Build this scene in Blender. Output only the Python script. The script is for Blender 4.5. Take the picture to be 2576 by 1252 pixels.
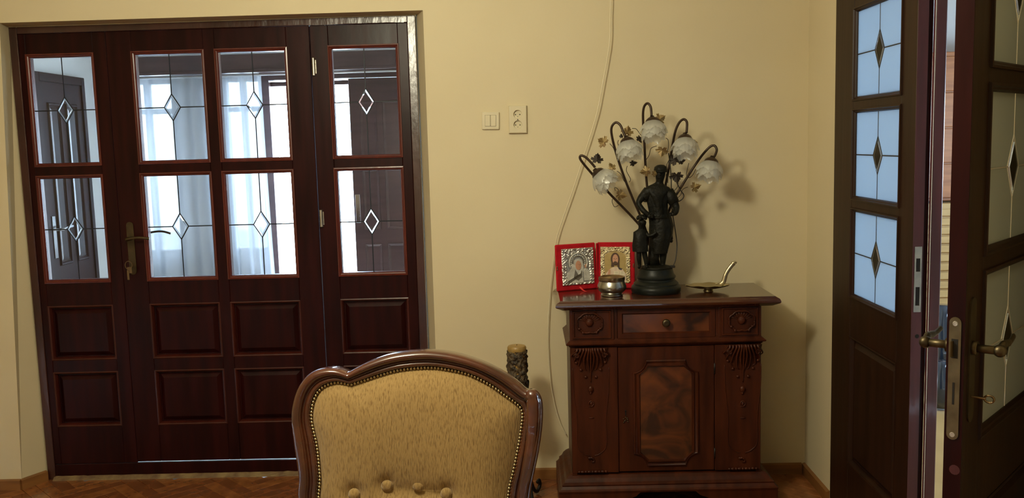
import bpy, bmesh, math, random
from math import sin, cos, pi, sqrt, radians, exp
from mathutils import Vector, Matrix, noise

for o in list(bpy.data.objects): bpy.data.objects.remove(o, do_unlink=True)
random.seed(7)
SC = bpy.context.scene
COL = SC.collection

# ------------------------------------------------------------------ camera
HC, DC = 1.531, 4.045
F, PITCH, ROLL, YAW = 2299.0, 0.11541, -0.0274, -0.01792
_fw = Vector((sin(YAW)*cos(PITCH), cos(YAW)*cos(PITCH), -sin(PITCH)))
_rt = Vector((cos(YAW), -sin(YAW), 0)); _up = _rt.cross(_fw)
RT = cos(ROLL)*_rt + sin(ROLL)*_up
UP = -sin(ROLL)*_rt + cos(ROLL)*_up
CAM = Vector((0, -DC, HC))
cd = bpy.data.cameras.new('camera'); cam = bpy.data.objects.new('camera', cd); COL.objects.link(cam)
cam.matrix_world = Matrix(((RT.x, UP.x, -_fw.x, CAM.x), (RT.y, UP.y, -_fw.y, CAM.y), (RT.z, UP.z, -_fw.z, CAM.z), (0, 0, 0, 1)))
cd.sensor_width = 36; cd.lens = 36*F/2576; cd.clip_start = .05; cd.clip_end = 200
SC.camera = cam

# ------------------------------------------------------------------ world, lights, exposure
W = bpy.data.worlds.new('sky'); SC.world = W; W.use_nodes = True
nt = W.node_tree; nt.nodes.clear()
wo = nt.nodes.new('ShaderNodeOutputWorld'); wb = nt.nodes.new('ShaderNodeBackground')
wb.inputs[0].default_value = (.60, .79, 1, 1); wb.inputs[1].default_value = 24.0
nt.links.new(wb.outputs[0], wo.inputs[0])
SC.view_settings.view_transform = 'Standard'; SC.view_settings.look = 'None'
SC.view_settings.gamma = 1; SC.view_settings.use_curve_mapping = False
SC.view_settings.exposure = 0.0
SC.cycles.use_denoising = True
SC.cycles.max_bounces = 10; SC.cycles.diffuse_bounces = 5; SC.cycles.glossy_bounces = 4
SC.cycles.transparent_max_bounces = 24; SC.cycles.transmission_bounces = 8
SC.cycles.caustics_reflective = False; SC.cycles.caustics_refractive = False
SC.cycles.sample_clamp_indirect = 60

def light(name, kind, loc, energy, color, size=.1, target=None, sizey=None, portal=False):
    l = bpy.data.lights.new(name, kind); o = bpy.data.objects.new(name, l); COL.objects.link(o)
    o.location = loc; l.energy = energy; l.color = color
    if kind == 'AREA':
        l.shape = 'RECTANGLE'; l.size = size; l.size_y = sizey or size
    else: l.shadow_soft_size = size
    if target is not None: o.rotation_euler = (Vector(target)-Vector(loc)).to_track_quat('-Z', 'Y').to_euler()
    if portal: l.cycles.is_portal = True
    return o
LAMP = light('ceiling_lamp_light', 'POINT', (-.72, -2.20, 2.24), 105, (1.0, .94, .69), .15)
light('outdoor_sun', 'SUN', (0, 20, 20), 11.0, (1, .96, .90), .01, (1.5, 0, -6))
# daylight entering the hall and the next room through their windows
light('hall_window_portal', 'AREA', (-.8, 2.61, 1.05), 1, (1, 1, 1), 4.2, (-.8, 0, 1.05), 2.1, portal=True)
light('next_room_portal', 'AREA', (3.99, -.05, 1.475), 1, (1, 1, 1), 1.7, (0, -.05, 1.475), .55, portal=True)

def pix(px, py, axis, val):
    """the world point on the plane axis=val that a photograph pixel shows"""
    d = _fw*F + RT*(px-1288) - UP*(py-626)
    return CAM + d*((val-CAM[axis])/d[axis])
def pY(px, py, y): return pix(px, py, 1, y)
def pX(px, py, x): return pix(px, py, 0, x)

# ------------------------------------------------------------------ materials
def lin(c): return tuple(((v/255)/12.92 if v/255 <= .04045 else ((v/255+.055)/1.055)**2.4) for v in c)
def newmat(name):
    m = bpy.data.materials.new(name); m.use_nodes = True
    n = m.node_tree.nodes; n.clear()
    return m, m.node_tree, n.new('ShaderNodeOutputMaterial')
def texco(nt, scale=(1, 1, 1), rot=(0, 0, 0)):
    tc = nt.nodes.new('ShaderNodeTexCoord'); mp = nt.nodes.new('ShaderNodeMapping')
    mp.inputs['Scale'].default_value = scale; mp.inputs['Rotation'].default_value = rot
    nt.links.new(tc.outputs['Object'], mp.inputs[0]); return mp.outputs[0]
def basic(name, c1, c2=None, rough=.5, metal=0, scale=(8, 8, 8), detail=4, bump=0, bscale=None, coat=0, spec=.5, coat_rough=.08, lo=.35, hi=.65, rot=(0, 0, 0), rvar=0, dist=0):
    """principled material: two colours mixed by noise, optional bump"""
    m, t, out = newmat(name); L = t.links
    p = t.nodes.new('ShaderNodeBsdfPrincipled'); L.new(p.outputs[0], out.inputs[0])
    p.inputs['Roughness'].default_value = rough; p.inputs['Metallic'].default_value = metal
    p.inputs['Coat Weight'].default_value = coat; p.inputs['Coat Roughness'].default_value = coat_rough
    p.inputs['Specular IOR Level'].default_value = spec
    co = texco(t, scale, rot)
    nz = t.nodes.new('ShaderNodeTexNoise'); nz.inputs['Scale'].default_value = 1; nz.inputs['Detail'].default_value = detail
    nz.inputs['Distortion'].default_value = dist
    L.new(co, nz.inputs['Vector'])
    cr = t.nodes.new('ShaderNodeValToRGB'); cr.color_ramp.elements[0].position = lo; cr.color_ramp.elements[1].position = hi
    cr.color_ramp.elements[0].color = (*c1, 1); cr.color_ramp.elements[1].color = (*(c2 or c1), 1)
    L.new(nz.outputs[0], cr.inputs[0]); L.new(cr.outputs[0], p.inputs['Base Color'])
    if rvar:
        mr = t.nodes.new('ShaderNodeMapRange'); mr.inputs[3].default_value = rough-rvar; mr.inputs[4].default_value = rough+rvar
        L.new(nz.outputs[0], mr.inputs[0]); L.new(mr.outputs[0], p.inputs['Roughness'])
    if bump:
        bm_ = t.nodes.new('ShaderNodeBump'); bm_.inputs['Strength'].default_value = bump; bm_.inputs['Distance'].default_value = .01
        n2 = t.nodes.new('ShaderNodeTexNoise'); n2.inputs['Scale'].default_value = 1; n2.inputs['Detail'].default_value = 5
        L.new(texco(t, bscale or scale, rot), n2.inputs['Vector']); L.new(n2.outputs[0], bm_.inputs['Height']); L.new(bm_.outputs[0], p.inputs['Normal'])
        if coat: L.new(bm_.outputs[0], p.inputs['Coat Normal'])
    return m
M = {}
M['wall'] = basic('cream wall paint', (.64, .555, .365), (.60, .515, .335), .62, scale=(1.3, 1.3, 1.3), bump=.10, bscale=(14, 14, 14), spec=.35)
M['lip'] = basic('rough plaster', (.66, .58, .38), (.56, .47, .29), .8, scale=(12, 12, 12), bump=.5, bscale=(30, 30, 30))
M['hall_wall'] = basic('hall white plaster', (.82, .82, .81), (.79, .79, .78), .7, scale=(2, 2, 2), bump=.08, bscale=(20, 20, 20))
M['ceil'] = basic('ceiling paint', (.78, .74, .64), (.76, .72, .62), .8)
M['door'] = basic('dark mahogany varnish', (.0120, .0014, .0014), (.025, .0027, .0024), .36, scale=(22, 22, 2.2), bump=.12, bscale=(9, 9, 5), coat=.02, coat_rough=.25, rvar=.07, spec=.16)
M['door_mid_lit'] = basic('lit-tone mahogany moulding', (.036, .0058, .0036), (.056, .0090, .0050), .36, scale=(22, 22, 2.2), bump=.1, coat=.12, coat_rough=.25, spec=.35)  # lighter red: light caught by the bevels, put into the moulding colour
M['frame'] = basic('worn glossy mahogany frame', (.026, .0070, .0050), (.050, .0130, .0085), .33, scale=(14, 14, 4), bump=.35, bscale=(22, 22, 7), coat=.8, coat_rough=.22, rvar=.08)
M['door_red'] = basic('red mahogany moulding', (.070, .0095, .0055), (.110, .016, .008), .34, scale=(30, 30, 3), bump=.1, coat=.25, coat_rough=.2)
M['door_olive'] = basic('dark brown varnished oak', (.016, .0062, .0030), (.026, .0095, .0042), .42, scale=(20, 20, 2), bump=.1, coat=.0, coat_rough=.25, spec=.2)
M['edge'] = basic('red brown door edge', (.055, .012, .016), (.085, .018, .024), .4, scale=(30, 30, 3), bump=.1, coat=.2)
M['cab'] = basic('carved walnut varnish', (.034, .0075, .0028), (.068, .0150, .0045), .38, scale=(26, 26, 3), bump=.12, bscale=(30, 30, 6), spec=.24, coat=.05, coat_rough=.2, rvar=.08)
M['cab_top'] = basic('polished walnut top', (.040, .011, .005), (.070, .019, .007), .20, scale=(3, 26, 26), bump=.02, coat=.6, coat_rough=.08)
M['burl'] = basic('burl walnut veneer', (.028, .010, .006), (.15, .042, .011), .30, scale=(7, 7, 7), detail=3, coat=.45, coat_rough=.12, lo=.38, hi=.70, dist=1.5)
M['chairwood'] = basic('polished chair walnut', (.030, .0065, .0022), (.085, .020, .0055), .26, scale=(7, 12, 12), coat=.7, coat_rough=.07, lo=.3, hi=.7)
M['skirt'] = basic('oak skirting', (.17, .070, .019), (.25, .108, .030), .35, scale=(4, 4, 25), coat=.2)
M['plank'] = basic('oak parquet', (.17, .058, .018), (.31, .115, .035), .26, scale=(14, 14, 14), bump=.06, bscale=(20, 20, 20), coat=.35, coat_rough=.12, rvar=.05)
M['plank2'] = basic('darker oak parquet', (.13, .042, .014), (.22, .075, .025), .26, scale=(14, 14, 14), bump=.06, coat=.35, coat_rough=.12)
M['grout'] = basic('dark floor joint', (.05, .02, .01), rough=.5)
M['sill'] = basic('worn threshold plaster', (.22, .15, .065), (.11, .06, .03), .7, scale=(18, 18, 18), bump=.5)
M['robe_shadow'] = basic('grey robe folds', (.22, .20, .17), rough=.5, metal=.5)
M['pale'] = basic('pale silvered veil', (.66, .64, .58), (.52, .50, .45), .45, .15, scale=(60, 60, 60), bump=.3, bscale=(260, 260, 260))
M['dish'] = basic('tarnished silver plate', (.62, .54, .36), (.50, .43, .27), .34, 1, scale=(20, 20, 20), bump=.1)
M['nail'] = basic('antique nail brass', (.42, .33, .18), rough=.3, metal=1)
M['gimp'] = basic('dark bronze braid', (.10, .055, .018), rough=.7)
M['forend'] = basic('dull brassed steel', (.24, .20, .12), (.17, .14, .085), .42, 1, scale=(30, 30, 30))
M['brass'] = basic('aged brass', (.125, .095, .052), (.080, .062, .036), .42, 1, scale=(20, 20, 20))
M['brass_bright'] = basic('bright brass', (.30, .215, .115), (.20, .14, .075), .30, 1, scale=(20, 20, 20))
M['steel'] = basic('brushed steel', (.55, .52, .45), (.42, .40, .35), .35, 1, scale=(30, 30, 30))
M['pewter'] = basic('pewter metal', (.50, .48, .42), (.36, .35, .31), .27, 1, scale=(25, 25, 25), bump=.08, bscale=(40, 40, 40))
M['silver'] = basic('embossed silver', (.80, .79, .76), (.60, .59, .57), .42, 1, scale=(60, 60, 60), bump=.25, bscale=(220, 220, 220))
M['gilt'] = basic('embossed gilt silver', (.86, .78, .56), (.60, .50, .30), .24, 1, scale=(60, 60, 60), bump=.6, bscale=(220, 220, 220))
M['velvet'] = basic('red velvet', (.46, .008, .016), (.36, .005, .012), .85, scale=(40, 40, 40), spec=.2)
M['ribbon'] = basic('red ribbon', (.60, .03, .03), rough=.45)
M['bronze'] = basic('black bronze patina', (.0045, .0045, .003), (.010, .009, .0055), .5, 0, spec=.18, scale=(40, 40, 40), bump=.35, bscale=(70, 70, 70))
M['bronze_base'] = basic('black green lacquered base', (.005, .0065, .005), (.009, .0105, .008), .4, 0, spec=.25, scale=(30, 30, 30), bump=.1)
M['stem'] = basic('dark bronze tube', (.030, .017, .010), (.05, .028, .016), .40, .5, scale=(40, 40, 40))
M['leafd'] = basic('dark leaf metal', (.016, .010, .006), (.035, .022, .012), .6, .3, scale=(60, 60, 60))
M['leafg'] = basic('antique gold leaf metal', (.30, .215, .085), (.17, .10, .04), .45, .45, scale=(50, 50, 50), bump=.3)
M['plastic'] = basic('ivory plastic', (.62, .55, .38), (.60, .53, .365), .32)
M['plastic_gap'] = basic('shadowed socket hole', (.03, .022, .012), rough=.6)
M['cable'] = basic('cream cable sheath', (.70, .62, .43), rough=.45)
M['blackcable'] = basic('black cord', (.015, .012, .01), rough=.5)
M['wax'] = basic('amber candle wax', (.34, .215, .065), (.27, .165, .045), .4, scale=(20, 20, 20))
M['carved'] = basic('carved dark wax', (.022, .014, .007), (.16, .105, .048), .5, lo=.45, hi=.8, scale=(45, 45, 45), bump=1.0, bscale=(90, 90, 90))
M['iron'] = basic('wrought iron', (.012, .010, .010), (.022, .018, .015), .45, .5, scale=(30, 30, 30))
M['came'] = basic('lead came', (.02, .02, .022), rough=.45, metal=.5)
M['came_b'] = basic('silvered came', (.85, .84, .80), rough=.35, metal=.7)
M['skin'] = basic('painted icon skin', (.55, .28, .17), rough=.5)
M['hair'] = basic('painted icon hair', (.07, .03, .012), rough=.5)
M['robe'] = basic('painted pale robe', (.70, .56, .42), (.60, .44, .33), .5, scale=(60, 60, 60))
M['robe_dark'] = basic('painted dark mantle', (.04, .03, .035), rough=.5)
M['icon_gold'] = basic('painted gold ground', (.46, .33, .13), (.38, .27, .10), .4, .3, scale=(30, 30, 30))
M['book'] = basic('painted book pages', (.75, .66, .48), rough=.5)
M['gem'] = basic('dark garnet', (.06, .004, .006), rough=.15)
M['keyhole'] = basic('keyhole dark', (.004, .003, .003), rough=.6)
M['concrete'] = basic('porch paving', (.62, .62, .60), (.52, .52, .50), .9)
M['pine'] = basic('orange pine', (.50, .20, .065), (.36, .13, .04), .45, scale=(3, 3, 30))
M['pale_pine'] = basic('pale pine', (.66, .44, .18), (.56, .36, .14), .45, scale=(3, 3, 30))
M['porch_wood'] = basic('porch boards', (.55, .26, .19), (.42, .18, .13), .6, scale=(3, 20, 20))
M['darkglass'] = basic('dark glazed jar', (.02, .03, .05), rough=.08, coat=.8)
M['white_gloss'] = basic('white gloss paint', (.8, .8, .8), rough=.3)
M['hall_door'] = basic('dark brown hall door', (.018, .0055, .0055), (.028, .008, .008), .45, scale=(20, 20, 2), spec=.25)
M['hall_panel'] = basic('glossy door panel', (.020, .006, .006), rough=.22, coat=1, coat_rough=.12)
M['hall_beam'] = basic('dark hall timber', (.075, .040, .045), (.11, .058, .06), .4, scale=(3, 20, 20), coat=.2)
M['chrome'] = basic('chrome', (.75, .75, .75), rough=.15, metal=1)

def clearglass():
    m, t, out = newmat('clear leaded glass'); L = t.links
    tr = t.nodes.new('ShaderNodeBsdfTransparent'); tr.inputs[0].default_value = (.96, .97, .97, 1)
    gl = t.nodes.new('ShaderNodeBsdfGlossy'); gl.inputs['Roughness'].default_value = .02
    fr = t.nodes.new('ShaderNodeFresnel'); fr.inputs[0].default_value = 1.3
    mx = t.nodes.new('ShaderNodeMixShader')
    L.new(fr.outputs[0], mx.inputs[0]); L.new(tr.outputs[0], mx.inputs[1]); L.new(gl.outputs[0], mx.inputs[2]); L.new(mx.outputs[0], out.inputs[0])
    return m
M['glass'] = clearglass()
def bevelglass():
    m, t, out = newmat('bevelled crystal'); L = t.links
    g = t.nodes.new('ShaderNodeBsdfGlass'); g.inputs['IOR'].default_value = 1.5; g.inputs['Roughness'].default_value = .0; g.inputs[0].default_value = (.62, .66, .68, 1)
    tr = t.nodes.new('ShaderNodeBsdfTransparent'); mx = t.nodes.new('ShaderNodeMixShader'); mx.inputs[0].default_value = .6
    L.new(tr.outputs[0], mx.inputs[1]); L.new(g.outputs[0], mx.inputs[2]); L.new(mx.outputs[0], out.inputs[0]); return m
M['bevel'] = bevelglass()
def frosted(name, col, trans, gloss=.08, rough=.35):
    m, t, out = newmat(name); L = t.links
    a = t.nodes.new('ShaderNodeBsdfTranslucent'); a.inputs[0].default_value = (*col, 1)
    b = t.nodes.new('ShaderNodeBsdfDiffuse'); b.inputs[0].default_value = (*col, 1)
    c = t.nodes.new('ShaderNodeBsdfGlossy'); c.inputs['Roughness'].default_value = rough
    m1 = t.nodes.new('ShaderNodeMixShader'); m1.inputs[0].default_value = trans
    m2 = t.nodes.new('ShaderNodeMixShader'); m2.inputs[0].default_value = gloss
    L.new(b.outputs[0], m1.inputs[1]); L.new(a.outputs[0], m1.inputs[2]); L.new(m1.outputs[0], m2.inputs[1]); L.new(c.outputs[0], m2.inputs[2])
    L.new(m2.outputs[0], out.inputs[0]); return m
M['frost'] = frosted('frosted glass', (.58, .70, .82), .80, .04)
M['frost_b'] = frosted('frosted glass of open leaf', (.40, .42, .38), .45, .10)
def shadeglass():
    m, t, out = newmat('satin shade glass'); L = t.links
    a = t.nodes.new('ShaderNodeBsdfTranslucent'); a.inputs[0].default_value = (.85, .86, .82, 1)
    b = t.nodes.new('ShaderNodeBsdfDiffuse'); b.inputs[0].default_value = (.72, .73, .69, 1)
    tr = t.nodes.new('ShaderNodeBsdfTransparent')
    g = t.nodes.new('ShaderNodeBsdfGlossy'); g.inputs['Roughness'].default_value = .3
    m1 = t.nodes.new('ShaderNodeMixShader'); m1.inputs[0].default_value = .5
    m2 = t.nodes.new('ShaderNodeMixShader'); m2.inputs[0].default_value = .38
    m3 = t.nodes.new('ShaderNodeMixShader'); m3.inputs[0].default_value = .08
    L.new(b.outputs[0], m1.inputs[1]); L.new(a.outputs[0], m1.inputs[2]); L.new(m1.outputs[0], m2.inputs[1]); L.new(tr.outputs[0], m2.inputs[2])
    L.new(m2.outputs[0], m3.inputs[1]); L.new(g.outputs[0], m3.inputs[2]); L.new(m3.outputs[0], out.inputs[0]); return m
M['shade'] = shadeglass()
def sheer():
    m, t, out = newmat('sheer voile'); L = t.links
    a = t.nodes.new('ShaderNodeBsdfTranslucent'); a.inputs[0].default_value = (.42, .45, .50, 1)
    b = t.nodes.new('ShaderNodeBsdfDiffuse'); b.inputs[0].default_value = (.66, .67, .70, 1)
    tr = t.nodes.new('ShaderNodeBsdfTransparent')
    m1 = t.nodes.new('ShaderNodeMixShader'); m1.inputs[0].default_value = .40
    m2 = t.nodes.new('ShaderNodeMixShader'); m2.inputs[0].default_value = .07
    L.new(b.outputs[0], m1.inputs[1]); L.new(a.outputs[0], m1.inputs[2]); L.new(m1.outputs[0], m2.inputs[1]); L.new(tr.outputs[0], m2.inputs[2])
    L.new(m2.outputs[0], out.inputs[0]); return m
M['sheer'] = sheer()
def chenille():
    m, t, out = newmat('gold chenille upholstery'); L = t.links
    p = t.nodes.new('ShaderNodeBsdfPrincipled'); L.new(p.outputs[0], out.inputs[0])
    p.inputs['Roughness'].default_value = .78; p.inputs['Sheen Weight'].default_value = .35; p.inputs['Specular IOR Level'].default_value = .25
    co = texco(t, (380, 120, 60), (0, radians(-17), 0))
    nz = t.nodes.new('ShaderNodeTexNoise'); nz.inputs['Scale'].default_value = 1; nz.inputs['Detail'].default_value = 3; L.new(co, nz.inputs['Vector'])
    n2 = t.nodes.new('ShaderNodeTexNoise'); n2.inputs['Scale'].default_value = 4; n2.inputs['Detail'].default_value = 3
    L.new(texco(t), n2.inputs['Vector'])
    cr = t.nodes.new('ShaderNodeValToRGB'); e = cr.color_ramp.elements
    e[0].position = .30; e[0].color = (.19, .105, .028, 1); e[1].position = .52; e[1].color = (.345, .215, .072, 1)
    L.new(nz.outputs[0], cr.inputs[0])
    mx = t.nodes.new('ShaderNodeMix'); mx.data_type = 'RGBA'; mx.blend_type = 'MULTIPLY'; mx.inputs[0].default_value = .35
    L.new(cr.outputs[0], mx.inputs[6]); L.new(n2.outputs[0], mx.inputs[7]); L.new(mx.outputs[2], p.inputs['Base Color'])
    b = t.nodes.new('ShaderNodeBump'); b.inputs['Strength'].default_value = .6; b.inputs['Distance'].default_value = .004
    L.new(nz.outputs[0], b.inputs['Height']); L.new(b.outputs[0], p.inputs['Normal']); return m
M['fabric'] = chenille()

# ------------------------------------------------------------------ builders
def prop(o, label=None, cat=None, group=None, kind=None):
    if label: o['label'] = label
    if cat: o['category'] = cat
    if group: o['group'] = group
    if kind: o['kind'] = kind
    return o
def empty(name, mat=None, loc=None, parent=None):
    o = bpy.data.objects.new(name, None); COL.objects.link(o); o.empty_display_size = .05
    if mat is not None: o.matrix_world = mat
    if loc is not None: o.location = loc
    if parent is not None: o.parent = parent
    return o
class MB:
    def __init__(s): s.v = []; s.f = []
    def add(s, v, f):
        n = len(s.v); s.v += [tuple(p) for p in v]; s.f += [tuple(i+n for i in q) for q in f]; return s
    def box(s, a, b, bev=0):
        x0, y0, z0 = (min(a[i], b[i]) for i in range(3)); x1, y1, z1 = (max(a[i], b[i]) for i in range(3))
        if bev:
            c = min(bev, (x1-x0)/3, (y1-y0)/3, (z1-z0)/3)
            bm = bmesh.new(); bmesh.ops.create_cube(bm, size=1)
            for v in bm.verts: v.co = Vector(((x0+x1)/2+v.co.x*(x1-x0), (y0+y1)/2+v.co.y*(y1-y0), (z0+z1)/2+v.co.z*(z1-z0)))
            bmesh.ops.bevel(bm, geom=bm.edges[:], offset=c, segments=1, affect='EDGES')
            bm.verts.index_update()
            s.add([v.co[:] for v in bm.verts], [[v.index for v in f.verts] for f in bm.faces]); bm.free(); return s
        return s.add([(x0, y0, z0), (x1, y0, z0), (x1, y1, z0), (x0, y1, z0), (x0, y0, z1), (x1, y0, z1), (x1, y1, z1), (x0, y1, z1)],
                     [(0, 3, 2, 1), (4, 5, 6, 7), (0, 1, 5, 4), (1, 2, 6, 5), (2, 3, 7, 6), (3, 0, 4, 7)])
    def tube(s, pts, r, n=8, cap=True, flat=None):
        pts = [Vector(p) for p in pts]; m = len(pts); rr = r if isinstance(r, (list, tuple)) else [r]*m
        ref = None; vs = []
        for i, p in enumerate(pts):
            t = (pts[min(i+1, m-1)]-pts[max(i-1, 0)]).normalized()
            if ref is None:
                ref = Vector((0, 0, 1)) if abs(t.z) < .9 else Vector((1, 0, 0))
            a = (ref-t*ref.dot(t)).normalized(); b = t.cross(a); ref = a
            for k in range(n):
                w = 2*pi*k/n; vs.append(p+(a*cos(w)+b*sin(w)*(flat or 1))*rr[i])
        fs = [(i*n+k, i*n+(k+1) % n, (i+1)*n+(k+1) % n, (i+1)*n+k) for i in range(m-1) for k in range(n)]
        if cap: fs += [tuple(range(n-1, -1, -1)), tuple((m-1)*n+k for k in range(n))]
        return s.add(vs, fs)
    def lathe(s, prof, c=(0, 0, 0), n=32, mat=None, mod=None):
        vs = []
        for j, (r, z) in enumerate(prof):
            for k in range(n):
                w = 2*pi*k/n; q = r, z
                if mod: q = mod(w, j/(len(prof)-1), r, z)
                v = Vector((q[0]*cos(w), q[0]*sin(w), q[1]))
                if mat is not None: v = mat @ v
                vs.append(v+Vector(c))
        m = len(prof)
        fs = [(j*n+k, j*n+(k+1) % n, (j+1)*n+(k+1) % n, (j+1)*n+k) for j in range(m-1) for k in range(n)]
        if prof[0][0] > 1e-6 and not mod: fs.append(tuple(range(n-1, -1, -1)))
        if prof[-1][0] > 1e-6 and not mod: fs.append(tuple((m-1)*n+k for k in range(n)))
        return s.add(vs, fs)
    def ball(s, c, r, n=10, m=7):
        r = r if isinstance(r, (tuple, list)) else (r, r, r)
        vs = [(c[0], c[1], c[2]+r[2])]+[(c[0]+r[0]*sin(pi*j/m)*cos(2*pi*k/n), c[1]+r[1]*sin(pi*j/m)*sin(2*pi*k/n), c[2]+r[2]*cos(pi*j/m)) for j in range(1, m) for k in range(n)]+[(c[0], c[1], c[2]-r[2])]
        fs = [(0, 1+k, 1+(k+1) % n) for k in range(n)]
        for j in range(m-2): fs += [(1+j*n+k, 1+(j+1)*n+k, 1+(j+1)*n+(k+1) % n, 1+j*n+(k+1) % n) for k in range(n)]
        e = 1+(m-2)*n; fs += [(e+k, len(vs)-1, e+(k+1) % n) for k in range(n)]
        return s.add(vs, fs)
    def plate(s, poly, y0, y1):
        """prism of a polygon in local x,z between two y"""
        n = len(poly)
        vs = [(x, y0, z) for x, z in poly]+[(x, y1, z) for x, z in poly]
        return s.add(vs, [tuple(range(n)), tuple(range(2*n-1, n-1, -1))]+[(i, i+n, (i+1) % n+n, (i+1) % n) for i in range(n)])
    def ring(s, u0, u1, z0, z1, prof, cap=False):
        """rectangular moulding: profile of (inset, y) swept round a rectangle with mitres"""
        vs = []
        for i, y in prof: vs += [(u0+i, y, z0+i), (u1-i, y, z0+i), (u1-i, y, z1-i), (u0+i, y, z1-i)]
        fs = [(j*4+k, j*4+(k+1) % 4, (j+1)*4+(k+1) % 4, (j+1)*4+k) for j in range(len(prof)-1) for k in range(4)]
        if cap: e = (len(prof)-1)*4; fs.append((e, e+1, e+2, e+3))
        return s.add(vs, fs)
    def grid(s, fn, nu, nv):
        s.add([fn(i/nu, j/nv) for j in range(nv+1) for i in range(nu+1)],
              [(j*(nu+1)+i, j*(nu+1)+i+1, (j+1)*(nu+1)+i+1, (j+1)*(nu+1)+i) for j in range(nv) for i in range(nu)]); return s
    def build(s, name, mat, parent=None, smooth=False, label=None, autos=None, mesh_only=False):
        me = bpy.data.meshes.new(name); me.from_pydata(s.v, [], s.f)
        bm = bmesh.new(); bm.from_mesh(me); bmesh.ops.recalc_face_normals(bm, faces=bm.faces[:]); bm.to_mesh(me); bm.free()
        if smooth: me.shade_smooth()
        if autos: me.shade_smooth(); me.set_sharp_from_angle(angle=radians(autos))
        me.materials.append(M[mat] if isinstance(mat, str) else mat); me.update()
        if mesh_only: return me
        o = bpy.data.objects.new(name, me); COL.objects.link(o)
        if parent is not None: o.parent = parent
        if label: o['label'] = label
        return o
def inst(name, me, parent, loc=(0, 0, 0), rot=(0, 0, 0), scale=(1, 1, 1)):
    o = bpy.data.objects.new(name, me); COL.objects.link(o); o.parent = parent
    o.location = loc; o.rotation_euler = rot; o.scale = scale; return o
def spline(pts, k=6):
    P = [Vector(p) for p in pts]; out = []
    for i in range(len(P)-1):
        a, b, c, d = P[max(i-1, 0)], P[i], P[i+1], P[min(i+2, len(P)-1)]
        for j in range(k):
            t = j/k
            out.append(.5*((2*b)+(c-a)*t+(2*a-5*b+4*c-d)*t*t+(3*b-a-3*c+d)*t**3))
    out.append(P[-1]); return out
def struct(o, label=None): o['kind'] = 'structure'; 
def S(o, label):
    o['kind'] = 'structure'; o['label'] = label; return o

# ------------------------------------------------------------------ the room shell
XR = 1.235            # right wall
OL0, OL1, OR0, OR1, OT = -2.373, -2.315, -.430, -.476, 2.112   # opening in the back wall (front / back edge of its splayed sides)
YD = .12              # front plane of the glazed doors
HT = 2.75
w = MB()
def quad(a, b, c, d): w.add([a, b, c, d], [(0, 1, 2, 3)])
XW0 = -3.3
quad((XW0, 0, 0), (OL0, 0, 0), (OL0+.09, 0, OT), (XW0, 0, OT))
quad((XW0, 0, OT), (OL0+.09, 0, OT), (OR0, 0, OT), (OR0, 0, HT)); w.f.pop()
w.add([(XW0, 0, OT), (OL0+.09, 0, OT), (OR0, 0, OT), (XR, 0, OT), (XR, 0, HT), (XW0, 0, HT)], [(0, 1, 2, 3, 4, 5)])
quad((OR0, 0, 0), (XR, 0, 0), (XR, 0, OT), (OR0, 0, OT))
# splayed sides and soffit of the opening
quad((OL0, 0, 0), (OL0+.09, 0, OT), (OL1, .14, OT), (OL1, .14, 0))
quad((OR0, 0, 0), (OR1, .14, 0), (OR1, .14, OT), (OR0, 0, OT))
quad((OL0+.09, 0, OT), (OR0, 0, OT), (OR1, .14, OT), (OL1, .14, OT))
# through-thickness behind the door frame and the hall face of the wall
quad((OL1, .14, 0), (OL1, .25, 0), (OL1, .25, OT), (OL1, .14, OT)); quad((OR1, .14, 0), (OR1, .25, 0), (OR1, .25, OT), (OR1, .14, OT))
quad((OL1, .14, OT), (OR1, .14, OT), (OR1, .25, OT), (OL1, .25, OT))
quad((XW0, .25, 0), (OL1, .25, 0), (OL1, .25, HT), (XW0, .25, HT)); quad((OR1, .25, 0), (1.35, .25, 0), (1.35, .25, HT), (OR1, .25, HT))
quad((OL1, .25, OT), (OR1, .25, OT), (OR1, .25, HT), (OL1, .25, HT))
wb_ = S(w.build('wall_back', 'wall'), 'cream painted wall with the wide glazed door opening')
# rough plaster lip left round the frame
lp = MB(); rnd = random.Random(3)
def lip(side):
    n = 60; vs = []
    for i in range(n+1):
        z = i/n*OT; j = .010*noise.noise(Vector((z*9, side*5, 0)))+.005*noise.noise(Vector((z*40, side, 3)))
        if side < 0: a = (OL1+.002, .118, z); b = (OL1+.016+j, .1165, z)
        else: a = (OR1-.002, .118, z); b = (OR1-.012-j, .1165, z)
        vs += [a, b]
    lp.add(vs, [(2*i, 2*i+1, 2*i+3, 2*i+2) for i in range(n)])
lip(-1); lip(1)
vs = []
for i in range(81):
    x = OL1+(OR1-OL1)*i/80; j = .008*noise.noise(Vector((x*9, 7, 0)))+.006*noise.noise(Vector((x*35, 1, 3)))
    vs += [(x, .118, OT-.001), (x, .1165, OT-.012-j)]
lp.add(vs, [(2*i, 2*i+1, 2*i+3, 2*i+2) for i in range(80)])
l_ = lp.build('plaster_edge', 'lip', wb_, label='ragged plaster edge round the door frame')

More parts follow.
